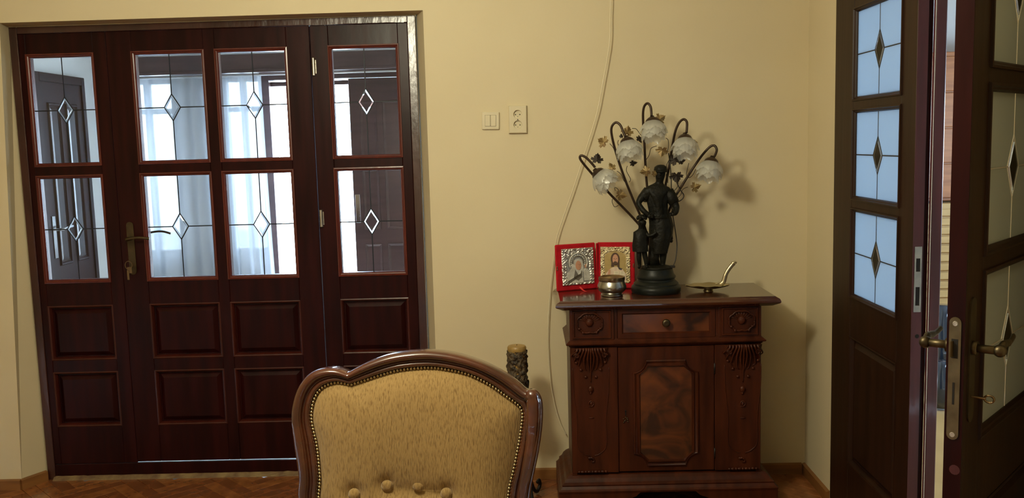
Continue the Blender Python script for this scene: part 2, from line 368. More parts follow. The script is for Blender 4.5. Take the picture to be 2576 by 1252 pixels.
# right wall with the opening of the double door (y from -0.36 back to -1.80)
YO0, YO1, ZT = -.345, -1.80, 2.09
w = MB()
quad((XR, 0, 0), (XR, YO0, 0), (XR, YO0, HT), (XR, 0, HT)); quad((XR, YO0, ZT), (XR, YO1, ZT), (XR, YO1, HT), (XR, YO0, HT))
quad((XR, YO1, 0), (XR, -5.2, 0), (XR, -5.2, HT), (XR, YO1, HT))
quad((1.38, .25, 0), (1.38, YO0, 0), (1.38, YO0, HT), (1.38, .25, HT)); quad((1.38, YO0, ZT), (1.38, YO1, ZT), (1.38, YO1, HT), (1.38, YO0, HT))
quad((1.38, YO1, 0), (1.38, -3.2, 0), (1.38, -3.2, HT), (1.38, YO1, HT))
quad((XR, YO0, 0), (1.38, YO0, 0), (1.38, YO0, ZT), (XR, YO0, ZT)); quad((XR, YO1, 0), (1.38, YO1, 0), (1.38, YO1, ZT), (XR, YO1, ZT))
quad((XR, YO0, ZT), (1.38, YO0, ZT), (1.38, YO1, ZT), (XR, YO1, ZT))
S(w.build('wall_right', 'wall'), 'cream wall on the right with the double door')
w = MB(); quad((XW0, 0, 0), (XW0, -5.2, 0), (XW0, -5.2, HT), (XW0, 0, HT)); S(w.build('wall_left', 'wall'), 'cream wall at the left end of the room')
w = MB(); quad((XW0, -5.2, 0), (XR, -5.2, 0), (XR, -5.2, HT), (XW0, -5.2, HT)); S(w.build('wall_front', 'wall'), 'cream wall behind the viewpoint')
w = MB(); quad((XW0, 0, HT), (XR, 0, HT), (XR, -5.2, HT), (XW0, -5.2, HT)); S(w.build('ceiling', 'ceil'), 'plain ceiling of the sitting room')

# floor: base slab plus herringbone blocks where the photograph shows them
fl = MB().add([(XW0, -5.2, -.012), (XR, -5.2, -.012), (XR, .16, -.012), (XW0, .16, -.012)], [(0, 1, 2, 3)]).build('floor', 'grout')
S(fl, 'varnished oak herringbone parquet floor')
BL, BW = .30, .06
pm = MB().box((0, 0, -.011), (BL-.0015, BW-.0015, 0), .001)
m1 = pm.build('plank', 'plank', mesh_only=True); m2 = pm.build('plank', 'plank2', mesh_only=True)
cnt = 0; rest = MB(); rr_ = random.Random(5)
def in_view(x, y): return (-2.6 < x < -.55 and -.30 < y < .19) or (.02 < x < 1.2 and -.50 < y < 0)
c45, s45 = cos(pi/4), sin(pi/4)
def place_block(bx, by, vert):
    global cnt
    ang = pi/4+(pi/2 if vert else 0)
    px_, py_ = bx*c45-by*s45, bx*s45+by*c45
    if vert: # block with its length along +y of the rotated grid, width along -x
        px_, py_ = (bx+BW)*c45-by*s45, (bx+BW)*s45+by*c45
    cx = px_+cos(ang)*BL/2-sin(ang)*BW/2; cy = py_+sin(ang)*BL/2+cos(ang)*BW/2
    if not (XW0+.2 < cx < XR-.02 and -5.0 < cy < .19): return
    wx, wy = px_-1.0, py_
    dz = rr_.uniform(-.0006, .0006)
    if in_view(cx, cy) and cnt < 290 and cy > -1:
        o = inst('plank', m1 if rr_.random() < .55 else m2, fl, (px_, py_, dz), (0, 0, ang)); cnt += 1
    else:
        R_ = Matrix.Translation((px_, py_, dz)) @ Matrix.Rotation(ang, 4, 'Z')
        rest.add([R_ @ Vector(q) for q in ((0, 0, -.001), (BL-.0015, 0, -.001), (BL-.0015, BW-.0015, -.001), (0, BW-.0015, -.001))], [(0, 1, 2, 3)])
NB = int(BL/BW)
for d in range(-60, 130):
    for k in range(-110, 60):
        # herringbone lattice: horizontal block at (k*BW + d*2*BL?, k*BW)
        x0 = k*BW + d*2*BL; y0 = k*BW
        if abs(x0*c45-y0*s45) > 4.5 and abs(x0*s45+y0*c45) > 7: continue
        place_block(x0, y0, False)
        place_block(x0+BL, y0+BW-BL, True)
ro = rest.build('plank_field', 'plank', fl); ro['kind'] = 'stuff'; ro['label'] = 'parquet blocks out towards the viewer'

# skirting boards
def skirt(name, pts, label):
    m = MB()
    for a, b in zip(pts[:-1], pts[1:]):
        a = Vector(a); b = Vector(b); t = (b-a).normalized(); n_ = Vector((t.y, -t.x))*.014
        vs = [(a.x, a.y, 0), (b.x, b.y, 0), (b.x, b.y, .05), (a.x, a.y, .05)]
        fr = [(a.x+n_.x, a.y+n_.y, 0), (b.x+n_.x, b.y+n_.y, 0), (b.x+n_.x, b.y+n_.y, .045), (a.x+n_.x, a.y+n_.y, .045)]
        m.add(vs+fr, [(0, 3, 2, 1), (4, 5, 6, 7), (3, 7, 6, 2), (0, 1, 5, 4), (0, 4, 7, 3), (1, 2, 6, 5)])
    S(m.build(name, 'skirt'), label)
skirt('baseboard_left', [(XW0, 0), (OL0, 0)], 'oak skirting left of the glazed doors')
skirt('baseboard_reveal', [(OL0-.004, -.004), (OL1, .11)], 'short oak skirting along the splayed side of the opening')
skirt('baseboard_back', [(OR0, 0), (XR-.016, 0)], 'oak skirting behind the carved cabinet')
skirt('baseboard_right', [(XR, -.0), (XR, YO0)], 'oak skirting below the right wall')

# ------------------------------------------------------------------ door leaves
def leaf(name, frame, width, z0, z1, T, cols, glass_y, mats, label, dia=(.037, .060), glassmat='glass', camemat='came', panel=True):
    """cols: list of (u0,u1,[(z0,z1,'g'|'p'),...]) openings; local x along the leaf, y away from the viewer, z up"""
    wood, mould = mats
    root = empty(name, frame); S(root, label)
    e = .013
    xs = [0]
    for (u0, u1, ops) in cols: xs += [u0-e, u1+e]
    xs.append(width)
    for i in range(0, len(xs), 2):
        MB().box((xs[i], 0, z0), (xs[i+1], T, z1), .002).build('stile', wood, root)
    for (u0, u1, ops) in cols:
        zs = [z0]
        for (a, b, k) in ops: zs += [a-e, b+e]
        zs.append(z1)
        for i in range(0, len(zs), 2):
            MB().box((u0-e, .0006, zs[i]), (u1+e, T-.0006, zs[i+1]), .002).build('rail', wood, root)
        for (a, b, k) in ops:
            A, B_, C_, D_ = u0-e, u1+e, a-e, b+e
            if k == 'g':
                gy = glass_y
                MB().ring(A-.004, B_+.004, C_-.004, D_+.004, [(0, 0), (.001, -.005), (.006, -.006), (.009, -.001), (.013, .001), (.017, .008), (.017, gy+.004)]).build('glazing_bead', mould, root)
                MB().ring(A, B_, C_, D_, [(0, T), (.013, T-.004), (.013, gy+.004)]).build('back_bead', mould, root)
                uc, zc = (u0+u1)/2, (a+b)/2; hw, hh = dia
                qs = [[(u0, b), (uc, b), (uc, zc+hh), (uc-hw, zc), (u0, zc)], [(uc, b), (u1, b), (u1, zc), (uc+hw, zc), (uc, zc+hh)],
                      [(u0, zc), (uc-hw, zc), (uc, zc-hh), (uc, a), (u0, a)], [(uc, zc-hh), (uc+hw, zc), (u1, zc), (u1, a), (uc, a)]]
                for q in qs: MB().plate(q, gy-.0012, gy+.0012).build('pane', glassmat, root)
                d1 = [(uc, zc+hh), (uc+hw, zc), (uc, zc-hh), (uc-hw, zc)]; f_ = .76
                d2 = [(uc+(x-uc)*f_, zc+(z-zc)*f_) for x, z in d1]
                MB().plate(d2, gy-.0042, gy-.0036).build('clear_diamond', 'glass', root)
                vs = [(x, gy-.0008, z) for x, z in d1]+[(x, gy-.0040, z) for x, z in d2]+[(x, gy+.001, z) for x, z in d1]+[(x, gy+.001, z) for x, z in d2]
                fs = []
                for i_ in range(4):
                    j_ = (i_+1) % 4; fs += [(i_, j_, 4+j_, 4+i_), (8+j_, 8+i_, 12+i_, 12+j_), (i_, 8+i_, 8+j_, j_), (4+i_, 4+j_, 12+j_, 12+i_)]
                MB().add(vs, fs).build('diamond_bevel', 'bevel', root)
                c = MB(); cw = .0026
                for (p, q) in (((uc, b), (uc, zc+hh)), ((uc, a), (uc, zc-hh)), ((u0, zc), (uc-hw, zc)), ((u1, zc), (uc+hw, zc)),
                               ((uc, zc+hh), (uc+hw, zc)), ((uc+hw, zc), (uc, zc-hh)), ((uc, zc-hh), (uc-hw, zc)), ((uc-hw, zc), (uc, zc+hh))):
                    c.tube([(p[0], gy, p[1]), (q[0], gy, q[1])], cw, 6)
                c.build('came', camemat, root)
            else:
                MB().ring(A, B_, C_, D_, [(-.002, -.0005), (.002, -.002), (.006, .000), (.009, .006), (.012, .014), (.012, .022)]).build('panel_moulding', mould if mould != 'door_red' else 'door_mid_lit', root)
                MB().ring(A+.011, B_-.011, C_+.011, D_-.011, [(0, .020), (.006, .020), (.026, .007)], cap=True).build('panel', wood, root)
                MB().ring(A, B_, C_, D_, [(0, T), (0, .022)], cap=True).build('panel_back', wood, root)
    return root
def frame_at(origin, xdir):
    x = Vector(xdir).normalized(); z = Vector((0, 0, 1)); y = z.cross(x)
    return Matrix(((x.x, y.x, 0, origin[0]), (x.y, y.y, 0, origin[1]), (0, 0, 1, origin[2]), (0, 0, 0, 1)))

R1, R2, R3, R4 = (.957, 1.424, 'g'), (1.496, 1.971, 'g'), (.590, .820, 'p'), (.270, .505, 'p')
ops = [R4, R3, R1, R2]
XL, XS1, XS2, XE = OL1+.004, -1.878, -.956, OR1-.003
ft = .036
# fixed frame: head, two jambs, threshold
fr = empty('trim_1', Matrix.Translation((0, 0, 0))); S(fr, 'dark mahogany frame round the glazed folding doors')
MB().box((XL, .114, 0), (XL+ft, .185, 2.108), .002).build('jamb', 'frame', fr)
MB().box((XE-ft, .114, 0), (XE, .185, 2.108), .002).build('jamb', 'frame', fr)
MB().box((XL+ft, .115, 2.078), (XE-ft, .185, 2.108), .002).build('head', 'frame', fr)
t_ = MB(); vs = []
for i in range(31):
    x = XL+.9+(XE-XL-.95)*i/30; vs += [(x, .1125, 2.098+.003*noise.noise(Vector((x*6, 0, 0)))), (x, .1125, 2.080+.006*noise.noise(Vector((x*5, 3, 0))))]
t_.add(vs, [(2*i, 2*i+1, 2*i+3, 2*i+2) for i in range(30)])
t_.add([(x, .1149, z) for x, y, z in vs], [(2*i, 2*i+1, 2*i+3, 2*i+2) for i in range(30)])
t_.build('head_batten', 'frame', fr)
MB().box((XL+ft, .119, .0), (XE-ft, .134, .072), .002).build('threshold', 'door', fr)
sl = MB(); sl.grid(lambda u, v: (XL+.03+(XE-XL-.04)*u,   .098+.020*v, .003+.014*v+.003*noise.noise(Vector((u*60, v*3, 0)))), 90, 3)
sl.grid(lambda u, v: (XL+.03+(XE-XL-.04)*u,   .096+.002*v, (.003+.003*noise.noise(Vector((u*60, 0, 0))))*v), 90, 1)
sl.build('sill_fillet', 'sill', fr, label='ragged yellowish fillet along the threshold')

XA = XL+ft
d1 = leaf('door_1', frame_at((XA, YD, 0), (1, 0, 0)), XS1-XA-.001, .074, 2.077, .040,
          [(-2.231-XA, -1.953-XA, ops)], .015, ('door', 'door_red'), 'narrow left leaf of the glazed mahogany doors')
X2 = XS1+.001
d2 = leaf('door_2', frame_at((X2, YD-.002, 0), (1, 0, 0)), XS2-X2-.0015, .0795, 2.077, .042,
          [(-1.751-X2, -1.452-X2, ops), (-1.374-X2, -1.076-X2, ops)], .017, ('door', 'door_red'), 'wide middle leaf with four panes, lever handle and key')
X3 = XS2+.0015
d3 = leaf('door_3', frame_at((X3, YD, 0), (1, 0, 0)), XE-ft-X3-.001, .074, 2.077, .040,
          [(-.861-X3, -.574-X3, ops)], .015, ('door', 'door_red'), 'narrow right leaf of the glazed mahogany doors')
# hinges between middle and right leaf
for zz in (1.895, 1.212, .42):
    h = MB(); h.tube([(.011, -.006, zz-.036), (.011, -.006, zz+.036)], .0075, 12)
    h.box((.003, -.0015, zz-.030), (.022, .0, zz+.030))
    for q in (-.037, -.013, .013, .037): h.tube([(.011, -.006, zz+q-.0012), (.011, -.006, zz+q+.0012)], .0086, 12)
    h.build('hinge', 'steel', d3, autos=40, label='steel barrel hinge')
# handle plate, lever, key on the middle leaf
hx = -1.829-X2
def rplate(hw, z0, z1, y0, y1, cx=0, n=8):
    pts = [(cx+hw*cos(a), z1-hw+hw*sin(a)) for a in [pi*i/n for i in range(n+1)]]+[(cx+hw*cos(a), z0+hw+hw*sin(a)) for a in [pi+pi*i/n for i in range(n+1)]]
    return MB().plate(pts, y0, y1)
pl = rplate(.0165, .974, 1.219, -.004, 0, hx).build('handle_plate', 'brass', d2)
lv = MB(); lv.tube([(hx, -.004, 1.142), (hx, -.045, 1.142)], .009, 12)
lv.tube(spline([(hx-.004, -.047, 1.142), (hx+.02, -.05, 1.146), (hx+.06, -.050, 1.149), (hx+.105, -.049, 1.143)]), .0065, 10, flat=.6)
lv.build('lever_handle', 'brass', d2, smooth=True)
lb = MB(); lb.tube([(hx, .042, 1.142), (hx, .085, 1.142)], .009, 12)
lb.tube(spline([(hx, .087, 1.142), (hx+.06, .09, 1.160), (hx+.11, .09, 1.163), (hx+.15, .09, 1.152)]), .005, 10); lb.build('lever_handle', 'stem', d2, smooth=True)
ke = MB(); ke.tube([(hx, -.004, 1.012), (hx, -.034, 1.012)], .003, 8)
ke.tube([(hx+.016*cos(a)-.004, -.036, 1.022+.019*sin(a)) for a in [2*pi*i/20 for i in range(21)]], .0022, 6)
ke.box((hx-.012, -.038, .985), (hx+.010, -.035, 1.014), .001); ke.box((hx-.013, -.041, .955), (hx-.003, -.038, 1.0), .001)
ke.build('key', 'brass_bright', d2, label='keys left hanging in the lock')

# ------------------------------------------------------------------ double door in the right wall
copsR = [(.26, .74, 'p'), (.921, 1.236, 'g'), (1.297, 1.607, 'g'), (1.668, 1.978, 'g')]
LA0, LA1 = -.345, -1.108
dA = leaf('door_4', frame_at((XR, LA0, 0), (0, -1, 0)), LA0-LA1, .02, 2.08, .034,
          [(.562+LA0, .982+LA0, copsR)], .012, ('door_olive', 'door_olive'), 'closed left leaf of the frosted double door', dia=(.043, .068), glassmat='frost')
we = LA0-LA1
# meeting edge: rebate, strike plate, outer astragal
MB().box((we-.0005, .0005, .02), (we+.0012, .0335, 2.08)).build('edge_strip', 'edge', dA, label='reddish meeting edge of the leaf')
MB().box((we-.020, .034, .02), (we-.004, .050, 2.08), .001).build('rebate_strip', 'door', dA, label='dark rebate')
MB().box((we-.004, .050, .02), (we+.014, .086, 2.08), .003).build('astragal', 'edge', dA, label='broad reddish astragal on the far side')
MB().box((we+.0138, .0485, .02), (we+.0150, .0502, 2.08)).build('white_strip', 'white_gloss', dA, label='thin white strip')  # thin white line along the near edge of the astragal
sp = MB()
def strike():
    y0, y1 = .006, .029; zt, zb = 1.165, .952
    H = [(1.084, 1.127), (.973, 1.034)]
    x = we+.0015
    zs = [zb, H[1][0], H[1][1], H[0][0], H[0][1], zt]
    sp.box((x, y0, zb), (x+.002, y0+.005, zt)); sp.box((x, y1-.005, zb), (x+.002, y1, zt))
    for a, b in ((zb, H[1][0]), (H[1][1], H[0][0]), (H[0][1], zt)): sp.box((x, y0+.005, a), (x+.002, y1-.005, b))
strike(); sp.build('strike_plate', 'steel', dA, label='steel strike plate')
MB().box((we+.0013, .0115, .974), (we+.0018, .0235, 1.126)).build('strike_recess', 'keyhole', dA)
kh = MB().tube([(we+.001, .020, .872), (we+.0018, .020, .872)], .007, 12).build('screw_hole', 'keyhole', dA)

# open right leaf
LX, LY = .8385, -2.300
BD = Vector((.669, .743, 0)).normalized()
dB = leaf('door_5', frame_at((LX, LY, 0), BD), .70, .02, 2.08, .034,
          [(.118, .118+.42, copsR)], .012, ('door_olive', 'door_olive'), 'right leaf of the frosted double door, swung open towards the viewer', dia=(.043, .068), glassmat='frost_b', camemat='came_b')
MB().box((-.0012, .0006, .02), (.0003, .0334, 2.08)).build('edge_strip', 'door', dB, label='dark latch edge')
# lock forend plate on the latch edge
def xplate(x0, x1, cy, hw, z0, z1, n=8):
    pts = [(cy+hw*cos(a), z1-hw+hw*sin(a)) for a in [pi*i/n for i in range(n+1)]]+[(cy+hw*cos(a), z0+hw+hw*sin(a)) for a in [pi+pi*i/n for i in range(n+1)]]
    k = len(pts); m = MB()
    m.add([(x0, y, z) for y, z in pts]+[(x1, y, z) for y, z in pts], [tuple(range(k)), tuple(range(2*k-1, k-1, -1))]+[(i, i+k, (i+1) % k+k, (i+1) % k) for i in range(k)]); return m
ZP1 = pix(2400, 797, 1, -2.29).z; ZP0 = pix(2395, 1105, 1, -2.29).z
fp = xplate(-.0035, -.001, .0175, .011, ZP0, ZP1).build('lock_plate', 'forend', dB, label='long steel lock plate')
zl = pix(2402, 875, 1, -2.29).z
MB().box((-.0042, .0115, zl-.020), (-.0034, .0235, zl+.018)).build('latch_slot', 'keyhole', dB)
MB().add([(-.0036, .019, zl-.017), (-.0036, .024, zl-.017), (-.013, .0225, zl-.017), (-.0036, .019, zl+.014), (-.0036, .024, zl+.014), (-.013, .0225, zl+.014)], [(0, 1, 2), (3, 5, 4), (0, 2, 5, 3), (1, 4, 5, 2), (0, 3, 4, 1)]).build('latch', 'brass_bright', dB)
zd = pix(2397, 989, 1, -2.29).z
MB().box((-.0042, .0155, zd-.022), (-.0034, .0195, zd+.022)).build('deadbolt_slot', 'keyhole', dB)
for zq in (ZP1-.013, ZP0+.010):
    MB().lathe([(0, 0), (.0052, 0), (.0045, .0012), (0, .0012)], (0, 0, 0), 14, Matrix.Translation((-.0035, .0175, zq)) @ Matrix.Rotation(-pi/2, 4, 'Y')).build('screw', 'silver', dB)
k3 = MB().tube([(-.0016, .012, pix(2393, 1180, 1, -2.29).z), (-.0008, .012, pix(2393, 1180, 1, -2.29).z)], .010, 12, flat=1).build('knot', 'edge', dB)
zh = zl-.004
def dlever(sy, y0):
    m = MB(); y1 = y0+sy*.050
    m.tube([(.038, y0, zh), (.038, y0+sy*.012, zh)], .014, 16)
    m.tube([(.038, y0, zh), (.038, y1, zh)], [.0085, .0085], 14)
    m.ball((.038, y1+sy*.002, zh), .0125, 12, 8)
    m.tube(spline([(.038, y1+sy*.002, zh+.002), (.060, y1+sy*.004, zh+.010), (.095, y1+sy*.004, zh+.007), (.13, y1+sy*.002, zh+.013)]), [.0095]*6+[.0075]*6+[.006]*7, 12, flat=.7)
    return m
dlever(-1, 0).build('lever_handle', 'brass', dB, smooth=True)
dlever(1, .034).build('lever_handle', 'brass', dB, smooth=True)
rplate(.017, zh-.15, zh+.10, -.0035, 0, .038).build('handle_plate', 'brass', dB)
rplate(.017, zh-.15, zh+.10, .034, .0375, .038).build('handle_plate', 'brass', dB)
kz = zh-.098
k_ = MB(); k_.tube([(.038, 0, kz), (.038, -.030, kz)], .0026, 8); k_.tube([(.038, -.036+.009*cos(a), kz+.007*sin(a)) for a in [2*pi*i/16 for i in range(17)]], .0022, 6)
k_.build('key', 'brass_bright', dB, label='small key in the lock')
MB().box((XR+.075, -1.80, 0), (XR+.14, -1.74, 2.09), .002).build('trim_2', 'door_olive')
S(bpy.data.objects['trim_2'], 'dark jamb behind the open leaf')
t3 = MB(); t3.box((XR+.02, -1.80, 2.081), (XR+.12, LA0, 2.092)); S(t3.build('trim_3', 'door_olive'), 'dark head of the double door frame')

# ------------------------------------------------------------------ hall behind the glazed doors
YH = 2.40; XHL = -2.80; ZH = 2.45
def hp(px, py, y=YH): return pY(px, py, y)
wx0, wx1 = hp(292, 400).x, hp(446, 400).x
vx0, vx1 = hp(556, 400).x, hp(668, 400).x
ex0, ex1 = hp(683, 400).x, hp(1040, 400).x
zw0, zw1 = hp(500, 645).z, hp(500, 190).z
ze1 = hp(780, 196).z
w = MB()
def fw(x0, x1, z0, z1):
    quad((x0, YH, z0), (x1, YH, z0), (x1, YH, z1), (x0, YH, z1)); quad((x0, YH+.2, z0), (x1, YH+.2, z0), (x1, YH+.2, z1), (x0, YH+.2, z1))
fw(XHL, wx0, 0, ZH); fw(wx0, wx1, 0, zw0); fw(wx0, wx1, zw1, ZH); fw(wx1, vx0, 0, ZH); fw(vx0, vx1, 0, zw0); fw(vx0, vx1, zw1, ZH)
fw(vx1, ex0, 0, ZH); fw(ex0, ex1, ze1, ZH); gx0, gx1 = .05, 1.15  # last pair: unseen window opening, added to bring more daylight into the hall
fw(ex1, gx0, 0, ZH); fw(gx1, 1.3, 0, ZH); fw(gx0, gx1, 0, .85); fw(gx0, gx1, 2.1, ZH)
for (a, b, c, d_) in ((wx0, wx1, zw0, zw1), (vx0, vx1, zw0, zw1), (ex0, ex1, 0, ze1), (gx0, gx1, .85, 2.1)):
    quad((a, YH, c), (a, YH+.2, c), (a, YH+.2, d_), (a, YH, d_)); quad((b, YH, c), (b, YH+.2, c), (b, YH+.2, d_), (b, YH, d_))
    quad((a, YH, c), (b, YH, c), (b, YH+.2, c), (a, YH+.2, c)); quad((a, YH, d_), (b, YH, d_), (b, YH+.2, d_), (a, YH+.2, d_))
S(w.build('wall_hall_far', 'hall_wall'), 'white far wall of the hall with windows and entrance')
w = MB(); quad((XHL, .25, 0), (XHL, YH, 0), (XHL, YH, ZH), (XHL, .25, ZH)); S(w.build('wall_hall_left', 'hall_wall'), 'white side wall of the hall with an inner door')
w = MB(); quad((1.32, .25, 0), (1.32, YH, 0), (1.32, YH, ZH), (1.32, .25, ZH)); S(w.build('wall_hall_right', 'hall_wall'), 'white wall at the right end of the hall')
w = MB(); quad((XHL, .25, ZH), (1.32, .25, ZH), (1.32, YH, ZH), (XHL, YH, ZH)); S(w.build('ceiling_hall', 'hall_wall'), 'white hall ceiling')
w = MB(); quad((XHL, .16, -.013), (1.32, .16, -.013), (1.32, YH+.2, -.013), (XHL, YH+.2, -.013)); S(w.build('floor_hall', 'concrete'), 'pale floor of the hall')

for nm, a, b, lab in (('window_1', wx0, wx1, 'left hall window behind the sheer curtain'), ('window_2', vx0, vx1, 'hall window between the pier and the entrance'), ('window_3_added', gx0, gx1, 'unseen window added right of the entrance to brighten the hall')):
    r_ = empty(nm, Matrix.Translation((a, YH+.08, zw0))); S(r_, lab)
    W_, H_ = b-a, zw1-zw0
    MB().ring(0, W_, 0, H_, [(0, .05), (0, 0), (.045, 0), (.045, .05)]).build('window_frame', 'white_gloss', r_)
    MB().box((W_/2-.02, .0, .04), (W_/2+.02, .04, H_-.04)).build('mullion', 'white_gloss', r_)
    MB().box((.04, .0, H_*.80), (W_-.04, .04, H_*.80+.035)).build('transom', 'white_gloss', r_)
    MB().box((.04, .015, .04), (W_/2-.02, .02, H_-.04)).build('pane', 'glass', r_)
    MB().box((W_/2+.02, .015, .04), (W_-.04, .02, H_-.04)).build('pane', 'glass', r_)
# dark timber pelmet across the hall
bz0, bz1 = hp(560, 186, 2.28).z, hp(560, 141, 2.28).z
bl = hp(229, 200, 2.28).x
bm_ = empty('curtain_pelmet', Matrix.Translation((0, 2.18, bz0))); prop(bm_, 'long dark timber pelmet above the hall curtains, seen through the panes', 'pelmet')
MB().box((bl, 0, 0), (1.25, .10, bz1-bz0), .004).build('board', 'hall_beam', bm_)
MB().box((bl, -.014, -.004), (1.25, 0, .018), .004).build('lower_moulding', 'hall_beam', bm_)
MB().tube([(bl+.05, .05, -.016), (1.2, .05, -.016)], .007, 8).build('curtain_rail', 'white_gloss', bm_, smooth=True)
# curtains
def curtain(x0, x1, z0, z1, y, folds, amp, lab, gather=0):
    n = folds*10
    def f(u, v):
        x = x0+(x1-x0)*u
        if gather: x = x0+(x1-x0)*u*(1+gather*(1-v)**2)
        return (x, y+amp*sin(2*pi*folds*u+1.5*sin(6*u))*(.6+.4*(1-v))+.012*sin(23*u), z0+(z1-z0)*v)
    o = MB().grid(f, n, 14).build('sheer_curtain', 'sheer', smooth=True); prop(o, lab, 'curtain', 'sheer curtains in the hall'); return o
curtain(hp(300, 400, 2.26).x, hp(540, 400, 2.26).x, .28, bz0-.026, 2.24, 6, .024, 'sheer white curtain hanging over the left hall window')
curtain(hp(530, 400, 2.26).x, hp(672, 400, 2.26).x, .28, bz0-.026, 2.245, 6, .026, 'sheer white curtain beside the bright entrance, its edge swept aside', gather=.08)

# entrance: frame and the dark leaf
ef = empty('door_6', Matrix.Translation((0, YH-.01, 0))); S(ef, 'entrance of the hall with a brown panelled leaf')
MB().box((ex0-.05, -.01, 0), (ex0+.015, .12, ze1+.05), .003).build('jamb', 'hall_beam', ef)
MB().box((ex1-.02, -.01, 0), (ex1+.05, .12, ze1+.05), .003).build('jamb', 'hall_beam', ef)
MB().box((ex0+.015, -.01, ze1-.01), (ex1-.02, .12, ze1+.05), .003).build('head', 'hall_beam', ef)
lx = hp(884, 400).x+.004
MB().box((lx, .0, .01), (ex1-.02, .045, ze1-.012), .003).build('leaf', 'hall_beam', ef)
MB().box((ex0+.015, .04, hp(780, 214).z), (lx, .07, hp(780, 203).z), .002).build('transom_bar', 'hall_beam', ef)
for (a, b) in ((lx+.07, lx+.19), (lx+.23, lx+.37)):
    for (c, d_) in ((1.45, 1.85), (.95, 1.38), (.2, .85)):
        MB().ring(a, b, c, d_, [(0, 0), (.004, -.006), (.012, -.004), (.02, 0)]).build('panel_moulding', 'hall_beam', ef)
MB().box((lx+.012, -.004, 1.0), (lx+.045, 0, 1.2), .001).build('handle_plate', 'chrome', ef)

# inner door on the hall's left wall
ya, yb = pX(92, 400, XHL+.02).y, pX(222, 400, XHL+.02).y
zt = pX(92, 180, XHL+.02).z
di = empty('door_7', frame_at((XHL+.035, ya, 0), (0, 1, 0))); S(di, 'dark brown panelled inner door in the hall')
DW = yb-ya
# local y = away from the hall: (+Y dir x) -> y=(-1,0,0)
MB().box((0, 0, .005), (.075, .05, zt), .003).build('jamb', 'hall_door', di)
MB().box((DW-.04, 0, .005), (DW, .05, zt), .003).build('jamb', 'hall_door', di)
MB().box((.075, 0, zt-.05), (DW-.04, .05, zt), .003).build('head', 'hall_door', di)
MB().box((.078, .008, .01), (DW-.043, .045, zt-.052)).build('leaf', 'hall_door', di)
c0, c1 = .078, DW-.043; cm = (c0+c1)/2
for (a, b) in ((c0+.07, cm-.03), (cm+.03, c1-.07)):
    for (c, d_) in ((.88, zt-.17), (.14, .72)):
        MB().ring(a, b, c, d_, [(0, .008), (.006, -.002), (.014, -.001), (.022, .009)]).build('panel_moulding', 'hall_door', di)
        MB().ring(a+.021, b-.021, c+.021, d_-.021, [(0, .009), (.020, .004)], cap=True).build('panel', 'hall_panel', di)
MB().box((c0+.012, .002, .93), (c0+.05, .008, 1.18), .002).build('handle_plate', 'chrome', di)
MB().tube(spline([(c0+.03, .0, 1.10), (c0+.03, -.045, 1.10), (c0+.06, -.05, 1.105), (c0+.14, -.05, 1.11)]), .008, 8).build('lever_handle', 'chrome', di, smooth=True)

# outside the hall: porch
S(MB().add([(-14, YH+.2, -.1), (10, YH+.2, -.1), (10, 16, -.1), (-14, 16, -.1)], [(0, 1, 2, 3)]).build('ground', 'concrete'), 'bright paving outside')
pb = empty('porch_beam', Matrix.Translation((0, 4.2, 0))); prop(pb, 'red-brown boarded porch fascia seen above the entrance', 'porch beam')
z0_, z1_ = hp(860, 244, 4.2).z, hp(860, 206, 4.2).z
for i in range(3):
    MB().box((hp(676, 400, 4.2).x, .0, z0_+(z1_-z0_)*i/3+.002), (3, .05, z0_+(z1_-z0_)*(i+1)/3-.002), .003).build('board', 'porch_wood', pb)
lf = empty('porch_wall', Matrix.Translation((-3.4, 3.6, -.1))); prop(lf, 'low grey porch wall outside the hall windows', 'wall')
MB().box((-2.5, 0, 0), (hp(672, 400, 3.6).x+3.4, .12, 1.531-.25*2.3), .004).build('wall_body', 'concrete', lf)
MB().box((-2.52, -.02, 1.531-.25*2.3), (hp(672, 400, 3.6).x+3.42, .14, 1.531-.25*2.3+.04), .004).build('coping', 'white_gloss', lf)

# ------------------------------------------------------------------ next room on the right
w = MB(); YN = 2.2; XN = 4.0
quad((1.40, YN, 0), (XN, YN, 0), (XN, YN, HT), (1.40, YN, HT)); S(w.build('wall_next_far', 'hall_wall'), 'white far wall of the next room')
w = MB(); quad((1.40, -3.2, 0), (XN, -3.2, 0), (XN, -3.2, HT), (1.40, -3.2, HT)); S(w.build('wall_next_near', 'hall_wall'), 'white near wall of the next room')
w = MB()
for (a, b, c, d_) in ((-.9, .8, 0, 1.2), (-.9, .8, 1.75, HT), (-3.2, -.9, 0, HT), (.8, YN, 0, HT)): quad((XN, a, c), (XN, b, c), (XN, b, d_), (XN, a, d_))
S(w.build('wall_next_right', 'hall_wall'), 'white window wall of the next room')
w = MB(); quad((1.38, -3.2, HT), (XN, -3.2, HT), (XN, YN, HT), (1.38, YN, HT)); S(w.build('ceiling_next', 'hall_wall'), 'white ceiling of the next room')
w = MB(); quad((1.236, -3.2, -.013), (XN, -3.2, -.013), (XN, YN, -.013), (1.236, YN, -.013)); S(w.build('floor_next', 'pale_pine'), 'pale wooden floor of the next room')
w = MB(); quad((1.40, .25, 0), (1.40, YN, 0), (1.40, YN, HT), (1.40, .25, HT)); S(w.build('wall_next_left', 'hall_wall'), 'white party wall of the next room')
bx = empty('bookcase', Matrix.Translation((2.50, 1.85, 0))); prop(bx, 'tall orange pine cupboard glimpsed through the door gap', 'cupboard')
zc0 = hp(2378, 505, 1.85).z; zc1 = hp(2385, 130, 1.85).z
MB().box((0, 0, zc0), (.95, .33, zc1), .004).build('cupboard_body', 'pine', bx)
